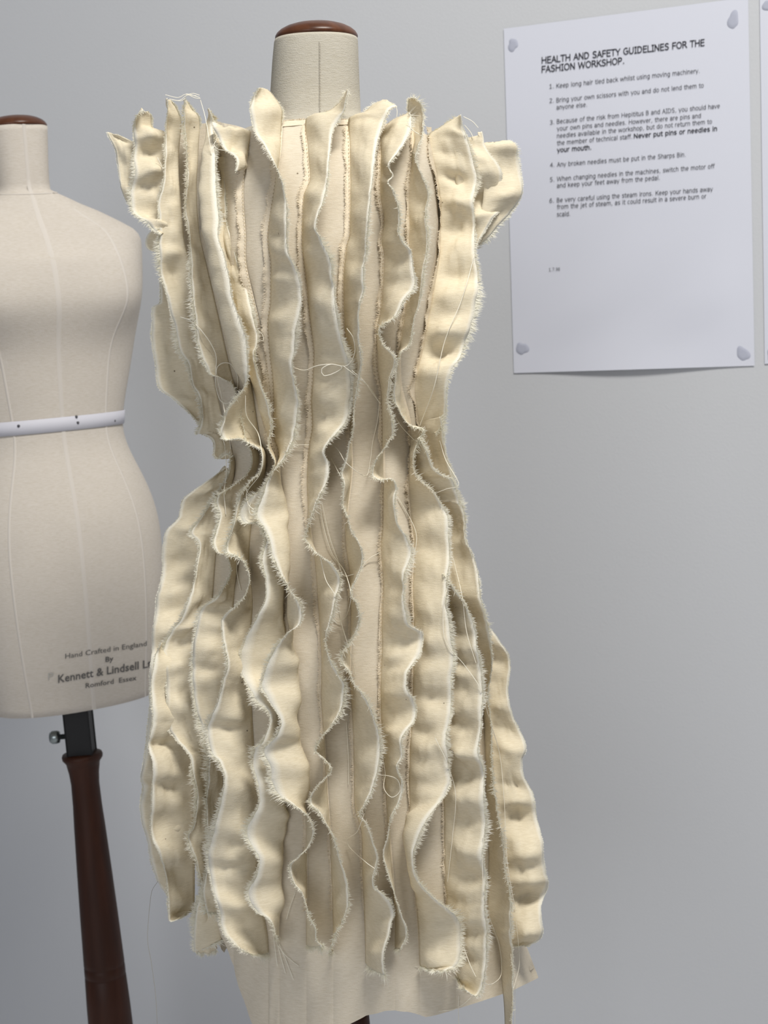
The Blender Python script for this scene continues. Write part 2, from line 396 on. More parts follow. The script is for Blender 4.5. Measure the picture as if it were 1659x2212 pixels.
# ------------------------------------------------------------------ frills
def fibres(root, out, nrm, tan, length, width=0.00020, per=2, spread=(0.55, 0.5), down=0.12):
    """torn-edge fibres: short tapered slivers standing off an edge"""
    n = len(root); k = n * per
    idx = np.repeat(np.arange(n), per); fr = rng.random(k)
    i2 = np.minimum(idx + 1, n - 1)
    r = root[idx] * (1 - fr)[:, None] + root[i2] * fr[:, None]
    clump = blur(rng.normal(size=n), 1.6)[idx] * 1.5
    L = length * (0.45 + 0.75 * rng.random(k)) * np.clip(0.9 + 0.55 * blur(rng.normal(size=n), 5)[idx] * 3, 0.35, 1.7)
    d = out[idx] + nrm[idx] * (spread[0] * rng.normal(size=k) * 0.7)[:, None] + tan[idx] * (spread[1] * (0.5 * rng.normal(size=k) + clump * 0.6))[:, None]
    d[:, 2] -= down
    d /= np.linalg.norm(d, axis=1)[:, None]
    w = tan[idx] * (width * (0.7 + 0.8 * rng.random(k)))[:, None]
    bend = nrm[idx] * (0.25 * rng.normal(size=k))[:, None] + tan[idx] * (0.2 * rng.normal(size=k))[:, None]
    a = r - d * 0.0006; mid = r + d * (L * 0.55)[:, None]; tip = mid + (d + bend) * (L * 0.45)[:, None]
    V = np.stack([a - w, a + w, mid - w * .8, mid + w * .8, tip], 1).reshape(-1, 3)
    V[:, 1] = np.minimum(V[:, 1], np.where(np.abs(body_u(V[:, 0], V[:, 2])) < 0.97, body_Y(V[:, 0], V[:, 2]) + 0.001, 9))   # none pokes into the form
    b = np.arange(k)[:, None] * 5
    F = [tuple(x) for x in (b + [0, 1, 3, 2]).tolist()] + [tuple(x) for x in (b + [2, 3, 4]).tolist()]
    return V, F
def sub(name, V, F, mat, parent, kind=None, uv=None, smooth=True):
    o = mesh_obj(name, V, F, mat, uv=uv, smooth=smooth)
    o.parent = parent; o.matrix_parent_inverse = parent.matrix_basis.inverted() if parent.parent is None else Matrix.Identity(4)
    if kind: o['kind'] = kind
    return o

def frill(seam, edge, W=0.026, kmin=0.30, depth=0.0, mid=None, folds=1.0, fray=0.0034, frontmin=0.35, side=0.0, seed=0, fold_gap=(26, 62), back=0.0, pre=None):
    """a long strip of cloth: sewn to the body along `seam`, its torn edge following `edge`"""
    R = np.random.default_rng(seed + 11)
    S = list(SEAM[seam]) if isinstance(seam, str) else list(seam)
    top = S[0][1] if pre is None else pre[-1][1]
    if pre: S = list(pre) + [p for p in S if p[1] > pre[-1][1] + 4]
    S = spline(S, 6)
    E = spline(edge, 4.0)
    n = len(E)
    E = E + blur(R.normal(size=(n, 2)), 1.0) * 0.9 + blur(R.normal(size=(n, 2)), 3) * 2.0
    y = E[:, 1]
    mono = 0.5 * (np.maximum.accumulate(y) + np.minimum.accumulate(y[::-1])[::-1])
    mono = blur(mono, 3); mono = np.maximum.accumulate(mono + 1e-4 * np.arange(n))
    ys = np.clip(mono, S[0, 1], S[-1, 1])
    sx = np.interp(ys, S[:, 1], S[:, 0])
    S3 = on_body(sx, ys, np.interp(ys, [240, 275], [0.0085, 0.0006]), 0.975)
    S3 = at(sx, ys, blur(S3[:, 1], 5) - 0.0003)
    nb = body_normal(S3); nb = blur(nb, 4); nb /= np.linalg.norm(nb, axis=1)[:, None]
    if not np.isscalar(W): W = blur(np.interp(ys, *np.array(W, float).T), 8)
    W = np.broadcast_to(W, (n,))
    front = np.clip(-nb[:, 1], frontmin, 1)
    d = np.hypot(E[:, 0] - sx, E[:, 1] - ys) * 0.9 / FPX
    lift = np.sqrt(np.maximum(W * W - d * d, (kmin * W) ** 2)) * front + depth
    lift = blur(lift, 5)
    S3 = at(sx, ys, S3[:, 1] + back)
    E3 = at(E[:, 0], E[:, 1], S3[:, 1] - lift)
    D3 = E3 - S3; Dl = np.linalg.norm(D3, axis=1)[:, None] + 1e-9
    perp = nb - D3 / Dl * np.sum(nb * D3 / Dl, 1)[:, None]
    C3 = (S3 + E3) / 2 + perp * (0.42 * np.minimum(d, W))[:, None]
    if mid is not None:
        m_ = spline(mid, 6); mx = np.interp(ys, m_[:, 1], m_[:, 0])
        wt = np.clip((ys - m_[0, 1]) / 30 + 1, 0, 1) * np.clip((m_[-1, 1] - ys) / 30 + 1, 0, 1); wt = blur(wt, 4)
        M3 = at(mx, ys, S3[:, 1] - lift * 0.55)
        C3 = C3 * (1 - wt)[:, None] + (2 * M3 - 0.5 * (S3 + E3)) * wt[:, None]
    m = 13; s = np.linspace(0, 1, m)[None, :, None]
    P = (1 - s) ** 2 * S3[:, None] + 2 * s * (1 - s) * C3[:, None] + s ** 2 * E3[:, None]
    # folds that run across the strip, starting from the tucks along the seam
    def normals(P):
        du = np.gradient(P, axis=1); dv = np.gradient(P, axis=0); nn = np.cross(dv, du)
        return nn / (np.linalg.norm(nn, axis=-1)[..., None] + 1e-12)
    nn = normals(P)
    arc = np.concatenate([[0], np.cumsum(np.hypot(*np.diff(E, axis=0).T))])
    H = np.zeros((n, m)); tuck = np.zeros((n, m)); u = np.linspace(0, 1, m)[None, :]; pos = R.uniform(0, 30); sg = 1
    flat = np.clip((d / W), 0, 1)[:, None] ** 1.5
    while pos < arc[-1]:
        w = R.uniform(9, 19); a = R.uniform(0.4, 1.0) * sg; sl = R.uniform(-22, 22)
        c = R.uniform(0.3, 0.75); sp = R.uniform(0.28, 0.5)
        H += a * np.exp(-0.5 * ((arc[:, None] - pos - sl * u) / (w * (0.75 + 0.6 * u))) ** 2) * np.exp(-0.5 * ((u - c) / sp) ** 2)
        if R.random() < 0.8: tuck += -abs(a) * np.exp(-np.abs(arc[:, None] - pos - sl * 0.6 * u) / R.uniform(3.5, 7)) * np.exp(-u / R.uniform(0.06, 0.22))
        pos += R.uniform(*fold_gap); sg = -sg if R.random() < 0.75 else sg
    prof = np.sin(math.pi * np.clip(u, 0, 1)) ** 0.8 * 0.8 + flat * u ** 1.3
    P = P + nn * (H * prof * 0.0034 * folds * (0.42 + 0.58 * flat))[..., None]
    fine = blur(R.normal(size=(n, m)), 2.5) * 0.0010 * folds * (0.12 + 0.88 * flat)
    fine += tuck * 0.0016 * folds
    P = P + nn * (fine * np.sin(math.pi * u * 0.9))[..., None]
    V = P.reshape(-1, 3); F = grid_faces(n, m)
    uv = np.stack([np.broadcast_to(u, (n, m)), np.broadcast_to(arc[:, None] / 1000, (n, m))], -1).reshape(-1, 2)
    o = keep(mesh_obj('frill', V, F, M_ruffle, uv=uv), DRESS)
    so = o.modifiers.new('thickness', 'SOLIDIFY'); so.thickness = 0.00045; so.offset = 0
    remember(V, F.tolist())
    root = P[:, -1]; out = P[:, -1] - P[:, -3]; out /= np.linalg.norm(out, axis=1)[:, None] + 1e-9
    tan = np.gradient(root, axis=0); tan /= np.linalg.norm(tan, axis=1)[:, None] + 1e-9
    nr = normals(P)[:, -1]
    if fray > 0:
        fv, ff = fibres(root, out, nr, tan, fray, per=9)
        def more(Rt, Ot, Nt, L, per):
            Tt = np.gradient(Rt, axis=0); Tt /= np.linalg.norm(Tt, axis=1)[:, None] + 1e-9
            v2, f2 = fibres(Rt, Ot, Nt, Tt, L, per=per, spread=(0.6, 0.7))
            k = sum(len(v) for v in vs); vs.append(v2); fs.extend([tuple(i + k for i in f) for f in f2])
        vs, fs = [fv], list(ff)
        nn = normals(P)
        if ys[-1] > 1900:                                     # torn lower end
            q = np.linspace(0, m - 1, 60); ip = lambda A: np.stack([np.interp(q, np.arange(m), A[:, k]) for k in range(3)], 1)
            od = P[-1] - P[-4]; od /= np.linalg.norm(od, axis=1)[:, None] + 1e-9
            more(ip(P[-1]), ip(od), ip(nn[-1]), fray * 1.3, 6)
        if pre is not None:                                   # torn upper end
            k = int(np.searchsorted(ys, top))
            if k > 6:
                od = P[:k, 0] - P[:k, 2]; od /= np.linalg.norm(od, axis=1)[:, None] + 1e-9
                od[:, 1] = np.minimum(od[:, 1], -0.35)
                q = np.linspace(0, k - 1, 50); ip = lambda A: np.stack([np.interp(q, np.arange(k), A[:, j]) for j in range(3)], 1)
                more(ip(P[:k, 0]), ip(od), ip(nn[:k, 0]), fray * 0.6, 5)
        sub('frayed_edge', np.vstack(vs), fs, M_fray, o, 'stuff', smooth=False)
    return o

# centre frills ---------------------------------------------------------------
frill('K', pre=[(563,188),(580,196),(598,218),(609,240),(608,265)], edge=[(561,188),(549,208),(541,236),(545,264),(552,287),(570,312),(588,344),(603,375),(612,405),(618,440),(620,473),(619,510),(622,545),(636,575),(645,600),(650,645),(645,680),(637,715),(634,763),(629,785),(632,815),(640,850),(645,871),(640,905),(634,938),(626,962),(616,988),(597,1009),(580,1035),(572,1063),(565,1085),(556,1112),(563,1127),(576,1145),(584,1169),(587,1194),(596,1216),(610,1246),(625,1272),(640,1295),(650,1316),(646,1350),(618,1370),(597,1398),(580,1432),(568,1463),(566,1486),(584,1518),(599,1538),(608,1560),(603,1580),(592,1597),(572,1619),(576,1640),(586,1660),(588,1688),(604,1719),(634,1738),(662,1762),(678,1793),(669,1825),(645,1852),(626,1868),(634,1901),(655,1931),(667,1975),(682,2004),(684,2030),(698,2045)],
      mid=[(604,1045),(618,1110),(622,1200),(626,1300),(632,1390),(640,1470),(640,1540),(645,1600),(660,1668),(670,1710)], seed=1)
frill('L', pre=[(752,193),(737,219),(706,242),(674,249),(661,258)], edge=[(752,193),(748,218),(740,243),(727,266),(716,290),(711,327),(708,371),(704,405),(695,440),(684,472),(681,494),(690,510),(705,540),(714,567),(717,605),(726,662),(730,702),(742,750),(751,780),(754,804),(757,838),(754,871),(746,908),(726,936),(706,958),(699,978),(706,994),(711,1012),(707,1035),(693,1062),(677,1100),(665,1138),(659,1165),(670,1179),(688,1197),(708,1210),(726,1230),(733,1250),(727,1280),(716,1330),(703,1375),(711,1418),(731,1456),(742,1482),(736,1528),(722,1560),(701,1585),(685,1606),(683,1624),(700,1640),(715,1661),(700,1685),(680,1708),(668,1728),(672,1740),(690,1757),(706,1780),(722,1810),(735,1857),(749,1911),(751,1955),(740,1989),(722,2022),(713,2056)],
      seed=2)
frill('M', pre=[(824,220),(804,228),(784,246),(762,251),(753,258)], edge=[(826,220),(846,223),(857,231),(848,232),(838,240),(826,263),(816,304),(811,331),(805,378),(799,422),(795,473),(792,510),(788,544),(785,584),(784,628),(776,655),(775,716),(778,760),(779,797),(772,838),(765,878),(762,932),(755,956),(748,989),(739,1020),(743,1050),(741,1090),(752,1118),(758,1142),(772,1169),(782,1199),(779,1230),(767,1257),(757,1283),(774,1311),(777,1338),(767,1371),(749,1398),(736,1420),(751,1446),(766,1476),(785,1498),(799,1527),(811,1560),(818,1594),(819,1628),(813,1671),(798,1719),(780,1750),(778,1762),(792,1780),(802,1810),(815,1850),(811,1877),(806,1910),(826,1931),(843,1952),(848,1974),(840,2009),(833,2035),(828,2070),(832,2105)],
      seed=3)
frill('N', pre=[(884,243),(868,251),(847,260),(828,278),(818,300)], edge=[(884,243),(888,256),(886,280),(876,304),(862,326),(846,345),(838,360),(848,380),(838,392),(848,410),(860,451),(862,484),(860,500),(872,525),(884,540),(891,567),(896,601),(890,628),(871,650),(857,680),(826,702),(818,713),(822,730),(829,748),(844,761),(854,775),(851,796),(843,815),(839,855),(842,885),(848,918),(846,942),(827,972),(811,992),(803,1022),(808,1032),(824,1037),(847,1036),(857,1054),(852,1076),(856,1125),(875,1155),(888,1189),(882,1216),(872,1243),(871,1297),(876,1324),(884,1350),(909,1362),(912,1378),(906,1410),(890,1433),(880,1448),(878,1483),(890,1504),(897,1533),(891,1560),(868,1592),(866,1612),(869,1634),(858,1658),(870,1690),(862,1735),(846,1764),(838,1800),(827,1845),(835,1874),(848,1918),(862,1965),(880,2018),(866,2050)],
      seed=4)
frill('O', pre=[(884,211),(882,240),(886,280),(893,305)], edge=[(884,211),(898,214),(911,228),(914,252),(911,299),(904,319),(899,349),(914,380),(927,414),(920,451),(922,527),(919,560),(912,600),(905,655),(893,692),(886,740),(865,763),(857,790),(855,813),(850,852),(861,879),(870,898),(888,919),(912,926),(914,936),(905,950),(896,973),(893,1008),(903,1029),(928,1057),(948,1085),(966,1115),(968,1169),(969,1209),(964,1253),(961,1300),(967,1330),(974,1388),(978,1422),(974,1473),(971,1540),(962,1590),(967,1644),(971,1690),(954,1727),(922,1770),(902,1807),(893,1847),(898,1891),(920,1925),(946,1947),(980,1975),(993,2000),(993,2040),(988,2085),(960,2100)],
      mid=[(880,1770),(873,1823),(881,1881),(903,1935)], seed=5, fold_gap=(34, 80), folds=1.2)
# right front flap and what hangs below it
frill(pre=[(995,249),(970,263),(946,279),(926,293)], seam=[(924,290),(927,320),(942,388),(950,442),(947,540),(938,600),(929,652),(920,700),(908,765),(900,800),(893,840),(897,880),(906,930)],
      edge=[(995,249),(1002,280),(1008,300),(1019,338),(1029,375),(1028,400),(1023,432),(1025,506),(1026,561),(1033,605),(1026,662),(1015,709),(1000,750),(991,780),(976,804),(965,838),(961,888),(957,915),(940,936)],
      kmin=0.25, depth=0.002, seed=6, folds=1.9, fold_gap=(44, 80))
frill([(885,946),(886,1000),(900,1060),(915,1110)], [(905,945),(914,960),(924,980),(935,1008),(953,1023),(974,1034),(984,1058),(990,1092)], depth=0.004, seed=7)
frill([(905,905),(906,945),(912,1000),(930,1080),(950,1150),(960,1230),(970,1300),(1000,1380),(1035,1480),(1045,1560),(1048,1660),(1050,1769),(1055,1847),(1053,1992),(1072,2033),(1082,2100),(1089,2168),(1092,2240)],
      [(952,900),(957,925),(959,952),(964,983),(976,1030),(984,1056),(997,1088),(1004,1118),(1004,1159),(1021,1199),(1032,1233),(1034,1273),(1045,1321),(1055,1354),(1060,1392),(1060,1449),(1053,1506),(1060,1547),(1062,1644),(1069,1712),(1076,1763),(1086,1813),(1092,1881),(1101,1948),(1104,2009),(1106,2066),(1107,2151),(1104,2240)],
      kmin=0.2, W=0.028, depth=0.004, seed=8, folds=1.5, fold_gap=(36, 70))
frill([(948,1235),(950,1330),(947,1450),(955,1600),(958,1746),(963,1948),(985,2112)],
      [(956,1238),(980,1268),(1003,1305),(1020,1345),(1029,1400),(1034,1440),(1040,1490),(1036,1560),(1033,1611),(1041,1655),(1047,1712),(1045,1793),(1042,1881),(1045,1965),(1049,2049),(1043,2117),(1030,2150),(1006,2140)],
      kmin=0.2, W=0.028, depth=0.006, seed=9, folds=1.9, fold_gap=(40, 76))
frill([(1048,1338),(1052,1450),(1058,1560),(1066,1700),(1074,1800),(1082,1900),(1090,2000),(1098,2050)],
      [(1055,1351),(1075,1378),(1100,1425),(1096,1479),(1101,1516),(1112,1560),(1135,1609),(1127,1644),(1130,1678),(1149,1712),(1156,1749),(1166,1793),(1165,1840),(1172,1884),(1181,1925),(1168,1965),(1167,2024),(1140,2040)],
      kmin=0.12, W=0.026, depth=-0.004, seed=10, folds=2.2, fold_gap=(34, 54), fray=0.0009)
# right sleeve frills
frill(pre=[(1040,284),(1028,300),(1000,303)], seam=[(990,305),(985,340),(985,400),(990,450),(1000,500),(1010,530)],
      edge=[(1040,284),(1048,315),(1068,354),(1081,386),(1088,430),(1082,451),(1060,477),(1038,512),(1022,545)], kmin=0.25, seed=12, folds=2.2, fold_gap=(30, 60), depth=-0.006, fray=0.0012)
frill(pre=[(1092,304),(1056,307),(1034,316)], seam=[(1030,310),(1040,350),(1045,400),(1040,450),(1020,500),(1010,540)],
      edge=[(1092,305),(1110,314),(1117,336),(1125,371),(1127,408),(1116,445),(1097,469),(1053,512),(1028,535)], kmin=0.12, seed=13, folds=1.8, fold_gap=(30, 60), depth=-0.013)
# left side -------------------------------------------------------------------
frill([(470,330),(472,400),(476,473),(482,540),(490,600),(500,660),(516,720),(532,790),(548,840),(562,890),(576,940),(592,990),(602,1040),(592,1090),(592,1190),(600,1300),(606,1400),(602,1560),(609,1700),(608,1760),(600,1864),(602,2000),(604,2060)], W=[(330, .006), (520, .009), (640, .016), (780, .023)], edge=[(486,340),(486,400),(488,473),(503,527),(513,567),(523,588),(529,610),(534,632),(544,676),(551,705),(556,723),(555,745),(548,762),(551,790),(558,816),(569,850),(577,872),(583,905),(585,925),(580,954),(582,971),(594,995),(592,1008),(580,1032),(566,1056),(536,1077),(522,1096),(520,1118),(532,1130),(554,1128),(571,1146),(576,1166),(570,1195),(568,1216),(575,1250),(573,1297),(560,1324),(544,1358),(530,1383),(521,1415),(521,1446),(536,1479),(558,1515),(580,1535),(584,1560),(568,1603),(553,1616),(548,1651),(558,1692),(562,1732),(550,1759),(539,1778),(534,1803),(547,1830),(561,1856),(557,1891),(541,1918),(539,1942),(557,1968),(585,1990),(596,2030)],
      mid=[(596,1090),(602,1190),(606,1300),(612,1400),(606,1560),(612,1700),(612,1760),(604,1864),(604,1990)], seed=14)
frill('A5', pre=[(452,235),(459,250),(466,268)], edge=[(452,235),(457,252),(462,300),(464,360),(467,420),(470,473),(470,505),(482,551),(493,601),(503,652),(516,686),(530,733),(534,790),(529,831),(510,862),(492,890),(479,922),(480,941),(488,951),(514,948),(538,958),(564,972),(566,1003),(556,1023),(538,1044),(520,1066),(512,1093),(506,1128),(497,1153),(489,1180),(494,1193),(512,1202),(530,1219),(540,1250),(533,1280),(512,1306),(482,1334),(482,1371),(492,1432),(483,1473),(473,1513),(458,1550),(450,1577),(458,1628),(475,1644),(485,1671),(482,1719),(473,1756),(465,1790),(453,1837),(450,1874),(461,1921),(475,1965),(480,1999),(497,2036),(538,2060)],
      W=0.030, mid=[(445,266),(438,343),(430,370),(431,395),(435,455),(442,515),(448,560),(458,618),(475,686),(494,736),(500,800)], seed=15)
frill('A4', pre=[(401,213),(412,234),(428,250),(431,280)], W=[(262, .022), (900, .022), (1100, .020), (1400, .016), (2000, .016)], edge=[(400,214),(397,231),(397,257),(402,300),(404,343),(406,378),(402,421),(401,455),(406,489),(411,524),(412,560),(414,601),(420,659),(425,699),(429,736),(439,785),(453,808),(480,818),(497,826),(511,850),(521,900),(534,955),(543,977),(545,995),(537,1019),(514,1042),(488,1060),(473,1070),(470,1088),(476,1115),(468,1145),(461,1174),(470,1193),(488,1200),(497,1222),(494,1252),(469,1287),(440,1311),(429,1338),(419,1405),(416,1456),(422,1523),(438,1570),(448,1611),(450,1678),(447,1729),(449,1796),(452,1830),(448,1870),(440,1920),(446,1970)], seed=16)
frill('A3', pre=[(363,210),(372,222),(382,238),(392,264)], W=[(262, .024), (900, .024), (1200, .022), (1400, .020), (2000, .018)], edge=[(362,211),(359,245),(357,300),(357,340),(356,369),(351,403),(343,434),(345,463),(347,506),(345,532),(346,558),(351,601),(361,642),(368,682),(381,719),(391,760),(408,787),(418,831),(431,860),(437,893),(434,917),(424,937),(440,943),(460,951),(461,980),(472,989),(486,981),(497,984),(498,1000),(494,1023),(488,1039),(472,1060),(454,1088),(437,1117),(417,1143),(413,1155),(424,1164),(432,1177),(428,1209),(425,1243),(412,1287),(395,1331),(371,1365),(355,1402),(359,1439),(363,1523),(366,1577),(391,1606),(411,1634),(416,1661),(425,1705),(425,1749),(418,1790),(409,1808),(421,1850),(432,1898),(433,1931),(423,1965),(421,2010),(418,2053)], seed=17, folds=1.5)
frill(pre=[(312,238),(325,246),(328,276),(352,283),(370,300)], seam=[(372,262),(372,300),(376,400),(380,480),(384,520)],
      edge=[(311,238),(300,245),(292,262),(288,286),(293,317),(290,343),(292,369),(291,386),(285,403),(284,429),(290,455),(313,481),(330,496),(345,506)], kmin=0.2, seed=18, folds=2.4, fold_gap=(30, 56), W=0.028, depth=0.0, fray=0.0024)
frill(pre=[(233,283),(271,298),(298,316)], seam=[(300,316),(302,350),(300,400),(302,450),(310,470)],
      edge=[(232,284),(251,329),(254,352),(260,402),(270,429),(281,445),(300,462)], kmin=0.2, seed=19, folds=1.4, W=0.022, depth=-0.008, fray=0.0006)
frill([(370,490),(372,520),(374,550)], [(328,496),(316,510),(314,528),(322,541),(345,547)], kmin=0.3, seed=20, W=0.02, depth=-0.004, fray=0)
frill([(405,590),(410,650),(415,736),(425,800),(440,860),(452,925)],
      [(346,600),(346,652),(332,662),(329,700),(329,736),(337,787),(345,838),(374,861),(408,892),(429,915),(438,926)], kmin=0.1, seed=21, folds=1.0, W=0.03, depth=-0.004, back=0.012, fray=0.0012, fold_gap=(40, 90))
frill([(494,1010),(478,1060),(452,1150),(440,1250),(428,1400),(422,1560),(420,1700),(420,1850),(420,1935)],
      [(489,1010),(449,1037),(400,1074),(391,1101),(387,1118),(359,1149),(353,1182),(349,1253),(335,1321),(327,1405),(324,1506),(321,1557),(314,1611),(303,1712),(303,1746),(314,1796),(331,1864),(344,1908),(361,1931)], kmin=0.1, seed=22, folds=1.9, W=0.034, depth=-0.006, back=0.003, fray=0.0011, fold_gap=(34, 66))
frill([(420,1395),(420,1560),(420,1700),(421,1850),(420,1966)],
      [(350,1390),(332,1430),(327,1506),(327,1560),(331,1695),(334,1813),(344,1847),(360,1898),(366,1989),(385,1988)], kmin=0.15, seed=23, folds=1.8, W=0.03, depth=0.011, fray=0.0016, fold_gap=(38, 70))
frill([(464,1930),(470,1980),(480,2028)], [(426,1935),(422,1985),(419,2050),(438,2046)], kmin=0.2, seed=24, W=0.018, depth=-0.004, folds=0.6)

# crumpled shoulder scrap between the left frills
frill([(541,285),(538,310),(534,340),(528,372)], [(455,261),(462,280),(474,300),(486,318),(500,330),(512,345),(508,372)], kmin=0.3, W=0.020, seed=25, folds=2.6, fold_gap=(18, 34), depth=0.002, fray=0.0012)

# ------------------------------------------------------------------ seam allowances with stitches
for ki, k in enumerate(['J', 'K', 'L', 'M', 'N', 'O', 'P']):
    yy = np.arange(275 if k != 'J' else 330, 1965, 4.0); n = len(yy)
    x0 = seam_x(k, yy); sd = 1 if k == 'P' else -1
    wdt = np.interp(yy, [300, 900, 1150, 1800, 1965], [9.5, 8.5, 5.5, 4, 0.5]) + np.interp(yy, [900, 1200], [5, 2.5]) * blur(rng.normal(size=n), 2.5)
    u = np.linspace(0, 1, 4)[None]
    px = x0[:, None] + 3 - (wdt[:, None] + 3) * u * 1.0; py = yy[:, None] + 0 * u
    P = on_body(px, py, 0); nb = body_normal(P)
    P = P + nb * (0.0012 + (0.0012 * u + 0 * py) * np.interp(yy, [1200, 1800], [1, .3])[:, None] + (0.0008 * blur(rng.normal(size=n), 1.5))[:, None] * u)[..., None]
    o = keep(mesh_obj('seam_allowance', P.reshape(-1, 3), grid_faces(n, 4), M_seam, uv=np.stack([u + 0 * py, py / 1000], -1).reshape(-1, 2)), DRESS)
    remember(P.reshape(-1, 3), grid_faces(n, 4).tolist())
    root = P[:, -1]; out = P[:, -1] - P[:, -2]; out /= np.linalg.norm(out, axis=1)[:, None]
    tan = np.gradient(root, axis=0); tan /= np.linalg.norm(tan, axis=1)[:, None]
    fv, ff = fibres(root, out, nb[:, -1], tan, 0.0016, per=4)
    sub('frayed_edge', fv, ff, M_seam, o, 'stuff', smooth=False)
    sv, sf = [], []
    for y in np.arange(280, 1540 if k in 'NOP' else 1000, 8.0):
        x = float(seam_x(k, y)) - 2.0
        q = on_body(np.array([x, x + 1.4, x + 1.4, x]), np.array([y, y, y + 3.6, y + 3.6]), 0.0026)
        sf.append([len(sv) + i for i in range(4)]); sv += q.tolist()
    sub('stitching', sv, sf, M_stitch, o, 'stuff', smooth=False)
# raw neckline
xx = np.arange(596, 832, 3.0); P = on_body(xx, topy(xx) + 1, 0.001); n = len(xx)
Pb = on_body(xx, topy(xx) + 12, 0.0016)
V = np.stack([P, Pb], 1).reshape(-1, 3)
o = keep(mesh_obj('neckline_edge', V, grid_faces(n, 2), M_seam), DRESS)
tan = np.gradient(P, axis=0); tan /= np.linalg.norm(tan, axis=1)[:, None]
fv, ff = fibres(P, np.tile([0, -.2, 1.0], (n, 1)), np.tile([0, -1.0, 0], (n, 1)), tan, 0.0012, per=4)
sub('frayed_edge', fv, ff, M_seam, o, 'stuff', smooth=False)

# ------------------------------------------------------------------ loose threads lying on the frills
BV = BVHTree.FromPolygons(bvh_v, bvh_f)
def cast(px, py):
    d = rays(px, py); h = BV.ray_cast(Vector(EYE), Vector(d).normalized())
    return h[0][1] if h[0] is not None else None
def thread(pts, rad=0.00024, gap=0.0012, name='loose_thread', sm=6, mat=None):
    p = spline(pts, 5.0)
    Y = [cast(x, y) for x, y in p]
    ok = [i for i, v in enumerate(Y) if v is not None]
    if not ok: Y = np.full(len(p), YC - 0.03)
    else: Y = np.interp(np.arange(len(p)), ok, [Y[i] for i in ok])
    r = 5; Ym = np.array([Y[max(0, i - r):i + r + 1].min() for i in range(len(Y))])
    Y = np.minimum(blur(Ym, 3), Y) - gap
    Y = np.minimum(blur(Y, 2), Y)
    q = at(p[:, 0], p[:, 1], Y)
    V, F = tube(q, rad, 5)
    return keep(mesh_obj(name, V, F, mat or M_thread), DRESS)
TH = [
 [(390,685),(408,691),(425,703),(439,719),(456,743),(467,770),(466,804),(466,831),(476,865),(493,871),(510,848),(513,814),(499,787),(482,784),(469,794),(469,814),(482,871),(486,905),(479,932),(486,966),(489,1027),(484,1061),(488,1111)],
 [(530,854),(533,898),(557,935),(565,973),(567,1000),(560,1027),(533,1064),(537,1091),(550,1103),(548,1111),(541,1111),(538,1100),(541,1088)],
 [(634,794),(658,800),(685,790),(719,787),(739,794),(719,807),(699,811),(695,797),(715,787),(749,790),(766,763),(763,730),(749,709)],
 [(741,790),(772,814),(799,838),(819,868)],
 [(760,800),(785,822),(805,850),(822,872)],
 [(628,962),(650,961),(668,961)],
 [(711,954),(731,973),(748,1000),(789,1028),(799,1000),(805,956),(816,905),(820,860)],
 [(715,990),(730,1018),(745,1045)],
 [(691,1091),(701,1145),(718,1196),(745,1236),(758,1287),(748,1331),(731,1343),(718,1331)],
 [(692,1203),(704,1253),(724,1287),(735,1338),(755,1405),(768,1456)],
 [(695,1085),(712,1160),(728,1205),(742,1243),(765,1240)],
 [(783,1222),(800,1205),(820,1194)],
 [(859,1074),(890,1128),(900,1162),(890,1216),(876,1236)],
 [(972,1162),(971,1236),(960,1300),(957,1338),(964,1388),(1005,1439),(1038,1489),(1055,1547),(1079,1628),(1089,1729),(1096,1864),(1113,1965)],
 [(978,1203),(998,1287),(1008,1365),(1028,1432)],
 [(940,1594),(964,1644),(984,1715),(978,1803),(967,1904)],
 [(1045,1803),(1042,1881),(1052,1965),(1079,2043),(1082,2107),(1059,2127),(1042,2120)],
 [(999,2039),(1015,2083),(1028,2110)],
 [(991,2151),(990,2180),(991,2215)],
 [(1018,2154),(1000,2170),(978,2181),(947,2184)],
 [(587,1992),(594,2049),(599,2087)],
 [(601,2043),(615,2062),(631,2076),(645,2087)],
 [(598,2035),(608,2072),(617,2103)],
 [(603,2040),(622,2085),(634,2117)],
 [(638,1928),(626,1960),(619,1985)],
 [(748,1560),(752,1620),(753,1695)],
 [(822,1611),(832,1671),(829,1702),(846,1722),(864,1709),(859,1685),(839,1676),(819,1678),(799,1722),(772,1796),(751,1813),(755,1830),(792,1864),(816,1884),(816,1914)],
 [(1001,252),(1020,262),(1033,276)], [(1003,270),(1016,285),(1022,297)],
 [(950,952),(963,994),(991,1046),(965,1056),(944,1064)],
 [(844,883),(867,921),(894,950)],
 [(1025,551),(998,645),(961,736),(937,838),(907,919)],
 [(357,205),(385,211),(403,203),(432,211)], [(366,214),(388,217),(404,206),(424,207)], [(402,205),(418,202),(431,206)], [(400,212),(392,218),(372,216)],
 [(405,204),(422,212),(433,213)], [(433,216),(443,252),(450,290),(457,333)],
 [(470,300),(462,312),(470,322),(492,326),(512,333)],
 [(553,710),(566,722),(570,735),(562,735)], [(340,340),(350,360),(354,375)],
 [(855,228),(858,240),(857,252)], [(880,262),(888,278),(905,290)], [(512,1205),(512,1240),(520,1275)],
]
for i, t in enumerate(TH): thread(t, 0.00020 if i > 2 else 0.00026)
thread([(341,1904),(328,1925),(321,1982),(319,2033),(327,2080),(336,2150),(340,2216)], 0.00012, mat=M_darkseam)
thread([(1103,2060),(1112,2130),(1112,2215)], 0.00014); thread([(1115,1990),(1122,2080),(1108,2140)], 0.00012)

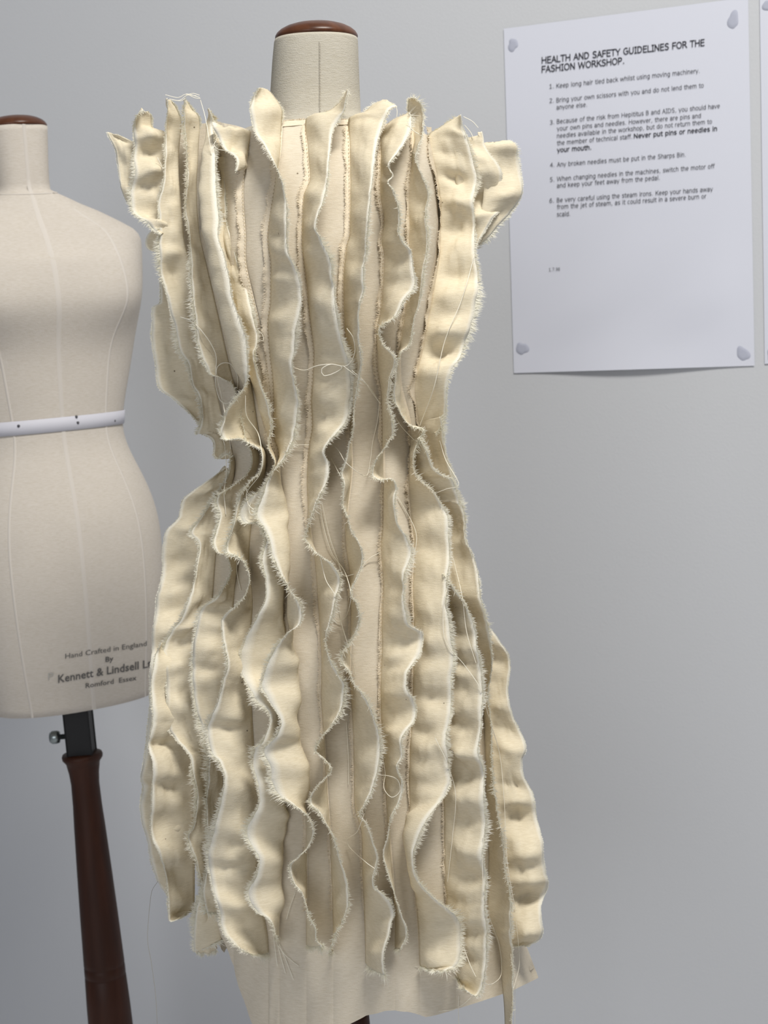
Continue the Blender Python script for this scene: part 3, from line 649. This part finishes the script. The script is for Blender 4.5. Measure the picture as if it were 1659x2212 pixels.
# ------------------------------------------------------------------ second dress form, on the left
YL = 1.25; KL = FPX / YL
B0 = at(167.0, 1530.0, YL); A0 = at(34.0, 265.0, YL)
ax_w = (A0 - B0); LEN = np.linalg.norm(ax_w); ax_w /= LEN
ax_x = np.cross(np.array([0, 1.0, 0]), ax_w); ax_x /= np.linalg.norm(ax_x); ax_y = np.cross(ax_w, ax_x)   # right, away
TURN = math.radians(28)
SIL = [(270,98,.92),(300,99,.92),(340,100,.92),(380,101.5,.92),(402,104,.92),(409,118,.80),(418,140,.66),(428,162,.55),(440,195,.50),(458,235,.47),(475,268,.46),(486,279,.48),(500,285,.52),(540,288,.60),(600,289,.66),(640,287,.68),(690,279,.68),(760,271,.68),(833,260,.70),(890,252,.72),(920,251,.73),(950,264,.72),(988,286,.71),(1041,312,.70),(1085,328,.70),(1140,338,.70),(1220,343,.70),(1300,344,.70),(1400,341,.70),(1480,336,.70),(1492,334,.70)]
LF = empty('dress_form', tuple(B0 * [1, 1, 0]), 'undressed half-size linen dress form with white waist tape and printed maker stamp', 'dress form')
rowsL = []
for py, xr, k in SIL:
    ax = 34 + (py - 265) * 133 / 1265.0; half = (xr - ax) * 0.9945
    pa = py + 0.105 * half
    rowsL.append(((1530 - pa) / 1265.0 * LEN, half / KL, k))
rowsL = np.array(rowsL)
zz = np.concatenate([np.linspace(rowsL[0, 0], rowsL[4, 0], 12, endpoint=False), np.linspace(rowsL[4, 0], rowsL[13, 0], 26, endpoint=False), np.linspace(rowsL[13, 0], rowsL[-1, 0], 60)])
hz = np.interp(-zz, -rowsL[:, 0], rowsL[:, 1]); kz = blur(np.interp(-zz, -rowsL[:, 0], rowsL[:, 2]), 3.0)
_w = np.clip((rowsL[9, 0] - zz) / (rowsL[9, 0] - rowsL[15, 0]), 0, 1); hz = hz * (1 - _w) + blur(hz, 2.0) * _w
bust_z = (1530 - 640) / 1265.0 * LEN
def formL(z, phi, off=0.0):
    """point of the left form at height z along its axis, phi from its centre front"""
    h = np.interp(-z, -zz, hz); k = np.interp(-z, -zz, kz)
    a = h / np.sqrt(math.cos(TURN) ** 2 + (k * math.sin(TURN)) ** 2) + off; b = a * k
    ex = 2 / 2.2
    s, c = np.sin(phi), np.cos(phi)
    lx = a * np.sign(s) * np.abs(s) ** ex; ly = -b * np.sign(c) * np.abs(c) ** ex
    g = 0.0
    for sg in (-1, 1):
        dz = z - bust_z; sz = np.where(dz < 0, 0.020, 0.040)
        g = g + np.exp(-0.5 * (dz / sz) ** 2) * np.exp(-0.5 * ((phi - sg * 0.50) / 0.33) ** 2)
    nrm = np.sqrt(lx ** 2 + ly ** 2) + 1e-9
    lx = lx + lx / nrm * g * 0.017; ly = ly + ly / nrm * g * 0.017
    # belly and slight hollow under the bust
    x = lx * math.cos(TURN) - ly * math.sin(TURN); y = lx * math.sin(TURN) + ly * math.cos(TURN)
    return B0 + x[..., None] * ax_x + y[..., None] * ax_y + np.asarray(z)[..., None] * ax_w
nphi = 96
Z, PH = np.meshgrid(zz, -math.pi + 2 * math.pi * np.arange(nphi) / nphi, indexing='ij')
VL = formL(Z, PH).reshape(-1, 3); nz_ = len(zz)
FL = grid_faces(nz_, nphi, True).tolist(); FL.append([k for k in range(nphi)][::-1]); FL.append([(nz_ - 1) * nphi + k for k in range(nphi)])
keep(mesh_obj('torso', VL, FL, M_linen_pale), LF)
BVL = BVHTree.FromPolygons([tuple(v) for v in VL], FL)
def on_left(px, py, off=0.0004):
    d = Vector(rays(px, py)).normalized(); h = BVL.ray_cast(Vector(EYE), d)
    return None if h[0] is None else np.array(h[0] - d * off)
# seams
def seamL(phi, z0, z1, w=0.0012):
    z = np.linspace(z0, z1, 90); ph = np.broadcast_to(phi(z) if callable(phi) else phi, z.shape)
    pr = []
    for dp, of in ((-1, -.0001), (-.6, .0004), (.6, .0004), (1, -.0001)):
        h = np.interp(-z, -zz, hz); pr.append(formL(z, ph + dp * w / h, of))
    V = np.stack(pr, 1).reshape(-1, 3)
    keep(mesh_obj('seam', V, grid_faces(90, 4), M_formseam), LF)
z_neck = rowsL[4, 0]; zb = rowsL[-1, 0]; zw = (1530 - 901) / 1265.0 * LEN
seamL(0.0, rowsL[0, 0], zb)
def princess(sg):
    return lambda z: sg * np.interp(z, [zb, zw, bust_z, rowsL[9, 0]], [0.72, 0.62, 0.52, 0.46])
for sg in (-1, 1): seamL(princess(sg), rowsL[8, 0], zb); seamL(sg * 1.45, rowsL[13, 0], zb)
# collar seam around the neck
ph = np.linspace(-math.pi, math.pi, 90); zc = z_neck - 0.001 - 0.004 * np.cos(ph)
V, F = tube(formL(zc, ph, 0.0001), 0.0006, 5); keep(mesh_obj('collar_seam', V, F, M_formseam), LF)
# waist tape with pins
ph = np.linspace(-math.pi, math.pi, 121); pr = []
for dz, of in ((-.0055, .0001), (-.0053, .0009), (.0053, .0009), (.0055, .0001)):
    pr.append(formL(np.full(121, zw + dz), ph, of + 0.0004))
tape = keep(mesh_obj('waist_tape', np.stack(pr, 1).reshape(-1, 3), grid_faces(121, 4), M_tape), LF)
for x, y in ((165, 900), (168, 913), (40, 920), (247, 909)):
    q = on_left(x, y, 0.0016)
    if q is None: continue
    V, F = lathe([(.0006, -.0004), (.0011, 0), (.0011, .0004), (.0005, .0008)], 12)
    sub('pin', V @ np.array([[1, 0, 0], [0, 0, 1], [0, -1, 0]]).T + q, F, M_pin, tape)
# armhole plate
zc_, yc_ = rowsL[14, 0] + 0.008, None
pc = formL(np.array(zc_), np.array(1.46), 0.0) + ax_x * 0.0 
a = np.arange(40) * 2 * math.pi / 40
dirl = math.cos(TURN) * ax_x + math.sin(TURN) * ax_y; dirf = -math.sin(TURN) * ax_x + math.cos(TURN) * ax_y
for nm, sgn in (('armhole_plate', 1), ('armhole_plate', -1)):
    pc = formL(np.array(zc_), np.array(sgn * 1.72), 0.0)
    V = [pc + sgn * dirl * (t * 1.0) + s * (dirf * np.cos(q) * 0.010 + ax_w * np.sin(q) * 0.017) for t, s in ((-.008, 1), (.0004, 1), (.0014, .92)) for q in a]
    F = grid_faces(3, 40, True).tolist(); F.append(list(range(40))[::-1]); F.append([80 + k for k in range(40)])
    keep(mesh_obj(nm, V, F, M_arm), LF)
# cap
r = 64.5 / KL
R3 = np.stack([ax_x, ax_y, ax_w], 1)
V, F = lathe([(q * r, h * 1.0) for q, h in capprof]); V[:, 1] *= 0.95
keep(mesh_obj('neck_cap', V @ R3.T + formL(np.array(rowsL[0, 0]), np.array(0.0)) * 0 + B0 + ax_w * (rowsL[0, 0] + .0006), F, M_walnut), LF)
# square pole, clamp screw and turned column, all along the leaning axis
def along(py): return (1530 - py) / 1265.0 * LEN
hw = 28.5 / KL; zp0, zp1 = along(1634), along(1515)
sq = [(-hw, -hw), (hw, -hw), (hw, hw), (-hw, hw)]; bev = hw * 0.08
prof8 = []
for (x, y) in sq:
    prof8 += [(x - math.copysign(bev, x), y), (x, y - math.copysign(bev, y))] if (x * y > 0) else [(x, y - math.copysign(bev, y)), (x - math.copysign(bev, x), y)]
V = [B0 + x * ax_x * 1.0 + y * ax_y + z * ax_w for z in (zp0, zp1) for x, y in prof8]
F = grid_faces(2, 8, True).tolist() + [list(range(8))[::-1], list(range(8, 16))]
keep(mesh_obj('pole', V, F, M_black, smooth=False), LF)
zs = along(1591)
V, F = lathe([(.0022, 0), (.0022, .006), (.0048, .0065), (.0055, .0085), (.0055, .0125), (.004, .0145), (.001, .015)], 20)
Rk = np.stack([ax_y, ax_w, -ax_x], 1)
keep(mesh_obj('clamp_screw', V @ Rk.T + B0 + zs * ax_w - ax_x * hw, F, M_chrome), LF)
colrows = [(1630, 30), (1632, 43), (1637, 45), (1643, 44), (1652, 37), (1662, 35.5), (1675, 33.0), (1700, 31), (1750, 32.0), (1800, 34.5), (1900, 38.5), (2000, 42), (2105, 45), (2116, 45.5), (2119, 43.8), (2122, 45.5), (2140, 45.8), (2143, 44), (2146, 46), (2212, 48.5), (2400, 52), (2900, 55), (3200, 50)]
prof = [(w / KL, along(py)) for py, w in colrows][::-1]
V, F = lathe(prof, 36); keep(mesh_obj('stand_column', V @ R3.T + B0, F, M_wood), LF)
zbot = along(3200); pb = B0 + ax_w * zbot
hgt = pb[2]
V, F = lathe([(.13, 0), (.135, .004), (.135, .016), (.12, .026), (.05, .04), (.024, .07), (.020, max(hgt, .1) + .03)], 48)
keep(mesh_obj('stand_base', V + [pb[0], pb[1], 0], F, M_wood), LF)

# ------------------------------------------------------------------ lettering
def text_mesh(s, bold=0.0):
    cu = bpy.data.curves.new('lettering', 'FONT'); cu.body = s; cu.size = 1.0; cu.offset = bold; cu.resolution_u = 2
    ob = bpy.data.objects.new('lettering', cu); C.objects.link(ob)
    dg = bpy.context.evaluated_depsgraph_get(); me = bpy.data.meshes.new_from_object(ob.evaluated_get(dg))
    bpy.data.objects.remove(ob); bpy.data.curves.remove(cu)
    n = len(me.vertices); co = np.empty(n * 3); me.vertices.foreach_get('co', co); co = co.reshape(-1, 3)
    fs = [tuple(p.vertices) for p in me.polygons]; bpy.data.meshes.remove(me)
    return co, fs
def lay_text(s, p0, p1, cap, bold=0.0):
    """photo positions of the letters of a line whose baseline runs p0 -> p1, capitals `cap` high"""
    co, fs = text_mesh(s, bold); x0, x1 = co[:, 0].min(), co[:, 0].max()
    p0, p1 = np.array(p0, float), np.array(p1, float)
    t = ((co[:, 0] - x0) / (x1 - x0))[:, None]
    return p0 + (p1 - p0) * t + np.array([0.0, -1.0]) * (co[:, 1] * cap / 0.70)[:, None], fs

# a plain sans drawn with strokes, for the notice: advance width and strokes ('o' = part of an ellipse)
def el(cx, cy, rx, ry, a0=0, a1=360, n=14):
    return [(cx + rx * math.cos(math.radians(a0 + (a1 - a0) * k / n)), cy + ry * math.sin(math.radians(a0 + (a1 - a0) * k / n))) for k in range(n + 1)]
st = lambda x, a, b: [(x, a), (x, b)]
GL = {' ': (.33, []), '.': (.33, [[(.15, 0), (.15, .07)]]), ',': (.33, [[(.18, .07), (.12, -.12)]]),
 'a': (.53, [[(.08, .49), (.2, .55), (.34, .53), (.42, .43), (.42, 0)], [(.42, .31), (.2, .30), (.08, .24), (.07, .12), (.14, .01), (.26, 0), (.42, .1)]]),
 'b': (.55, [st(.09, .76, 0), el(.28, .275, .19, .275)]), 'c': (.48, [el(.28, .275, .2, .275, 48, 312)]), 'd': (.55, [st(.46, .76, 0), el(.27, .275, .19, .275)]),
 'e': (.54, [[(.08, .29), (.46, .29)], el(.275, .275, .195, .275, 5, 315)]), 'f': (.32, [[(.33, .75), (.24, .76), (.16, .70), (.15, .6), (.15, 0)], [(.03, .53), (.31, .53)]]),
 'g': (.55, [el(.27, .275, .19, .265), [(.46, .55), (.46, -.05), (.40, -.17), (.27, -.2), (.11, -.17)]]), 'h': (.54, [st(.09, .76, 0), [(.09, .43), (.2, .53), (.3, .55), (.41, .50), (.44, .38), (.44, 0)]]),
 'i': (.23, [st(.11, .55, 0), st(.11, .67, .75)]), 'j': (.27, [[(.15, .55), (.15, -.1), (.1, -.19), (-.01, -.2)], st(.15, .67, .75)]), 'k': (.5, [st(.09, .76, 0), [(.43, .55), (.1, .25)], [(.2, .33), (.47, 0)]]),
 'l': (.23, [st(.11, .76, 0)]), 'm': (.84, [st(.09, .55, 0), [(.09, .43), (.2, .53), (.3, .55), (.39, .50), (.42, .38), (.42, 0)], [(.42, .43), (.53, .53), (.63, .55), (.72, .50), (.75, .38), (.75, 0)]]),
 'n': (.54, [st(.09, .55, 0), [(.09, .43), (.2, .53), (.3, .55), (.41, .50), (.44, .38), (.44, 0)]]), 'o': (.55, [el(.275, .275, .2, .275)]), 'p': (.55, [st(.09, .55, -.2), el(.28, .275, .19, .275)]),
 'r': (.37, [st(.09, .55, 0), [(.09, .4), (.2, .52), (.34, .54)]]), 's': (.46, [[(.38, .49), (.27, .55), (.14, .53), (.08, .42), (.14, .31), (.3, .26), (.39, .17), (.35, .04), (.22, 0), (.07, .05)]]),
 't': (.35, [[(.15, .7), (.15, .12), (.2, .02), (.33, .01)], [(.03, .53), (.33, .53)]]), 'u': (.54, [[(.09, .55), (.09, .16), (.13, .02), (.23, 0), (.34, .03), (.44, .12)], st(.44, .55, 0)]),
 'v': (.49, [[(.03, .55), (.24, 0), (.45, .55)]]), 'w': (.74, [[(.04, .55), (.19, 0), (.37, .53), (.55, 0), (.70, .55)]]), 'y': (.49, [[(.03, .55), (.24, .02)], [(.45, .55), (.17, -.2)]]),
 'A': (.6, [[(.03, 0), (.3, .73), (.57, 0)], [(.12, .25), (.48, .25)]]), 'B': (.58, [st(.09, .73, 0), [(.09, .73), (.3, .73), (.43, .66), (.43, .48), (.3, .39), (.09, .39)], [(.3, .39), (.47, .32), (.49, .14), (.36, .01), (.09, 0)]]),
 'D': (.68, [[(.09, 0), (.09, .73), (.28, .73), (.5, .64), (.59, .37), (.5, .09), (.28, 0), (.09, 0)]]), 'E': (.56, [st(.09, .73, 0), [(.09, .73), (.5, .73)], [(.09, .39), (.47, .39)], [(.09, 0), (.5, 0)]]),
 'F': (.53, [st(.09, .73, 0), [(.09, .73), (.5, .73)], [(.09, .38), (.46, .38)]]), 'G': (.69, [el(.37, .365, .3, .375, 50, 315), [(.39, .36), (.62, .36), (.62, .08)]]), 'H': (.68, [st(.09, .73, 0), st(.59, .73, 0), [(.09, .39), (.59, .39)]]),
 'I': (.36, [st(.18, .73, 0), [(.06, .73), (.3, .73)], [(.06, 0), (.3, 0)]]), 'K': (.6, [st(.09, .73, 0), [(.55, .73), (.1, .33)], [(.22, .44), (.58, 0)]]), 'L': (.5, [[(.09, .73), (.09, 0), (.48, 0)]]),
 'N': (.68, [[(.09, 0), (.09, .73), (.58, 0), (.58, .73)]]), 'O': (.72, [el(.36, .365, .3, .375)]), 'P': (.56, [st(.09, .73, 0), [(.09, .73), (.33, .73), (.48, .64), (.48, .44), (.33, .33), (.09, .33)]]),
 'R': (.62, [st(.09, .73, 0), [(.09, .73), (.33, .73), (.47, .65), (.47, .47), (.33, .37), (.09, .37)], [(.3, .37), (.59, 0)]]), 'S': (.58, [[(.49, .66), (.35, .74), (.18, .71), (.09, .58), (.15, .45), (.38, .35), (.5, .23), (.46, .06), (.3, -.01), (.07, .07)]]),
 'T': (.58, [st(.29, .73, 0), [(.02, .73), (.56, .73)]]), 'U': (.66, [[(.09, .73), (.09, .22), (.17, .04), (.33, -.01), (.49, .04), (.57, .22), (.57, .73)]]), 'W': (.9, [[(.03, .73), (.22, 0), (.45, .7), (.68, 0), (.87, .73)]]), 'Y': (.58, [[(.03, .73), (.29, .35), (.55, .73)], st(.29, .35, 0)]),
 '1': (.54, [[(.13, .6), (.28, .73), (.28, 0)], [(.11, 0), (.45, 0)]]), '2': (.54, [[(.08, .64), (.2, .73), (.36, .7), (.43, .56), (.36, .4), (.08, 0), (.47, 0)]]), '3': (.54, [[(.08, .68), (.25, .73), (.41, .66), (.41, .47), (.2, .39), (.42, .31), (.44, .1), (.26, 0), (.07, .05)]]),
 '4': (.54, [[(.38, 0), (.38, .73), (.05, .24), (.5, .24)]]), '5': (.54, [[(.45, .73), (.13, .73), (.12, .42), (.3, .44), (.44, .34), (.43, .1), (.26, 0), (.08, .04)]]), '6': (.54, [el(.27, .23, .18, .23), [(.42, .71), (.25, .7), (.12, .5), (.09, .23)]]),
 '7': (.54, [[(.06, .73), (.47, .73), (.18, 0)]]), '9': (.54, [el(.27, .5, .18, .23), [(.12, .02), (.29, .03), (.42, .23), (.45, .5)]])}
def stroke_text(s, p0, p1, cap, w):
    V, F, x = [], [], 0.0
    for ch in s:
        adv, strokes = GL[ch]
        for q in strokes:
            if len(q) < 12:                                   # straight pieces, each overrunning its ends a little
                for a, b in zip(q[:-1], q[1:]):
                    a, b = np.array(a, float), np.array(b, float); T = (b - a) / (np.linalg.norm(b - a) + 1e-9); Nn = np.array([-T[1], T[0]]) * w / 2
                    a, b = a - T * w * 0.4, b + T * w * 0.4; k = len(V)
                    V += [(p[0] + x, p[1]) for p in (a + Nn, a - Nn, b - Nn, b + Nn)]; F.append((k, k + 1, k + 2, k + 3))
                continue
            P = np.array(q, float); T = np.gradient(P, axis=0); T /= np.linalg.norm(T, axis=1)[:, None] + 1e-9
            P[0] -= T[0] * (w / 2 if len(q) < 12 else 0); P[-1] += T[-1] * (w / 2 if len(q) < 12 else 0)
            Nn = np.stack([-T[:, 1], T[:, 0]], 1) * w / 2; k = len(V)
            for a, b in zip(P + Nn, P - Nn): V += [(a[0] + x, a[1]), (b[0] + x, b[1])]
            F += [(k + 2 * i, k + 2 * i + 1, k + 2 * i + 3, k + 2 * i + 2) for i in range(len(P) - 1)]
        x += adv * 1.06
    co = np.array(V); p0, p1 = np.array(p0, float), np.array(p1, float)
    x0, x1 = co[:, 0].min(), co[:, 0].max(); t = ((co[:, 0] - x0) / (x1 - x0))[:, None]
    return p0 + (p1 - p0) * t + np.array([0.0, -1.0]) * (co[:, 1] * cap / 0.73)[:, None], F

# ------------------------------------------------------------------ paper notices
def notice(corners, label):
    TL, TR, BR, BL = corners
    o_ = empty('paper_notice', tuple((TL + TR + BR + BL) / 4), label, 'notice')
    n, m = 40, 30; t = np.linspace(0, 1, n)[:, None, None]; s = np.linspace(0, 1, m)[None, :, None]
    P = (TL * (1 - s) + TR * s) * (1 - t) + (BL * (1 - s) + BR * s) * t
    tt, ss = t[..., 0], s[..., 0]
    curl = 0.0035 * np.clip((tt - 0.80) / 0.2, 0, 1) ** 2 * np.abs(np.sin(ss * math.pi)) ** 2.2
    curl = curl + 0.0016 * np.clip((tt - 0.60) / 0.2, 0, 1) * np.sin(ss * 6.5 + tt * 7) ** 2 * np.clip((0.93 - tt) / .1, 0, 1) * np.clip(ss * (1 - ss) * 9, 0, 1)
    P = P - WN * curl[..., None]
    sh = mesh_obj('sheet', P.reshape(-1, 3), grid_faces(n, m), M_paper); keep(sh, o_)
    return o_
def blob(parent, px, py, w, h, seed):
    R = np.random.default_rng(seed); a = np.arange(28) * 2 * math.pi / 28
    rr = 1 + 0.16 * np.sin(2 * a + R.uniform(0, 6)) + 0.10 * np.sin(3 * a + R.uniform(0, 6)) + 0.05 * np.sin(5 * a)
    V, F = [], []
    for q, of in ((1.0, .0011), (0.9, .0014), (0.5, .0015)):
        V += wall_pt(px + np.cos(a) * rr * w / 2 * q, py + np.sin(a) * rr * h / 2 * q, of).tolist()
    F = grid_faces(3, 28, True).tolist(); F.append([56 + k for k in range(28)])
    keep(mesh_obj('putty_spot', V, F, M_putty), parent)
corn = [wall_pt(np.array(float(x)), np.array(float(y)), 0.001) for x, y in ((1088, 62), (1616, -6), (1630, 790), (1110, 806))]
N1 = notice(corn, 'white notice of printed health and safety guidelines stuck on the wall')
LINES = [
 ("HEALTH AND SAFETY GUIDELINES FOR THE", (1170, 137), (1522, 98), 12.5, 0.028),
 ("FASHION WORKSHOP.", (1170, 156.5), (1348, 137), 12.5, 0.028),
 ("1.", (1187, 191), (1196, 190), 8.6, 0.004), ("Keep long hair tied back whilst using moving machinery.", (1202, 190), (1511, 157), 8.8, 0.006),
 ("2.", (1187, 222), (1196, 221), 8.6, 0.004), ("Bring your own scissors with you and do not lend them to", (1202, 221), (1520, 188.5), 8.8, 0.006), ("anyone else.", (1202, 236.5), (1268, 230), 8.8, 0.006),
 ("3.", (1188, 269), (1197, 268), 8.6, 0.004), ("Because of the risk from Hepititus B and AIDS, you should have", (1203, 267), (1555, 233), 8.8, 0.006),
 ("your own pins and needles. However, there are pins and", (1203, 282.5), (1514, 254), 8.8, 0.006), ("needles available in the workshop, but do not return them to", (1203, 298), (1538, 266.5), 8.8, 0.006),
 ("the member of technical staff.", (1203, 313.5), (1365, 299), 8.8, 0.006), ("Never put pins or needles in", (1369, 298.5), (1549, 282), 8.8, 0.03), ("your mouth.", (1203, 328.6), (1277, 322.5), 8.8, 0.03),
 ("4.", (1188, 361), (1197, 360), 8.6, 0.004), ("Any broken needles must be put in the Sharps Bin.", (1203, 360), (1481, 338), 8.8, 0.006),
 ("5.", (1188, 392.5), (1197, 392), 8.6, 0.004), ("When changing needles in the machines, switch the motor off", (1203, 391), (1544, 363), 8.8, 0.006), ("and keep your feet away from the pedal.", (1203, 405.5), (1425, 388), 8.8, 0.006),
 ("6.", (1187, 438), (1196, 437), 8.6, 0.004), ("Be very careful using the steam irons. Keep your hands away", (1203, 437), (1540, 412.6), 8.8, 0.006), ("from the jet of steam, as it could result in a severe burn or", (1203, 451.6), (1526, 428), 8.8, 0.006), ("scald.", (1203, 467.5), (1231.5, 466), 8.8, 0.006),
 ("1.7.96", (1186, 586), (1209.5, 584.5), 6.5, 0.0),
]
for s, p0, p1, cap, bold in LINES:
    pos, fs = stroke_text(s, p0, p1, cap * 1.04, 0.122 if bold > 0.02 else 0.080)
    keep(mesh_obj('printed_line', wall_pt(pos[:, 0], pos[:, 1], 0.00155), fs, M_ink, smooth=False), N1)
for i, (x, y, w, h) in enumerate(((1108, 97, 23, 26), (1584, 43, 23, 40), (1128, 753, 25, 29), (1605, 764, 27, 32))): blob(N1, x, y, w, h, i)
TL2, BL2 = wall_pt(np.array(1641.0), np.array(-14.0), .001), wall_pt(np.array(1652.0), np.array(786.0), .001)
dx = (corn[1] - corn[0]) / np.linalg.norm(corn[1] - corn[0]) * 0.21; dxb = (corn[2] - corn[3]) / np.linalg.norm(corn[2] - corn[3]) * 0.21
N2 = notice([TL2, TL2 + dx, BL2 + dxb, BL2], 'second white sheet on the wall, cut off by the right edge of the photograph')
blob(N2, 1658, 12, 20, 26, 8); blob(N2, 1668, 770, 24, 30, 9)

# maker's stamp on the left form
for s, p0, p1, cap, bold, mt in (("Hand Crafted in England", (141, 1423), (317, 1395), 11, 0.0, M_stamp), ("By", (228, 1430), (245, 1427.5), 11, 0.012, M_stamp),
                             ("Kennett & Lindsell Ltd", (125.5, 1475), (338, 1439), 17, 0.012, M_stamp), ("Romford  Essex", (185, 1486.5), (295, 1469), 10.5, 0.006, M_stamp), ("P", (104, 1468), (116, 1466), 14, 0.0, M_stamp_faint)):
    pos, fs = lay_text(s, p0, p1, cap, bold)
    P3 = [on_left(x, y, 0.0007) for x, y in pos]
    good = [f for f in fs if all(P3[i] is not None for i in f)]
    P3 = [p if p is not None else np.array(B0) for p in P3]
    keep(mesh_obj('maker_lettering', P3, good, mt, smooth=False), LF)
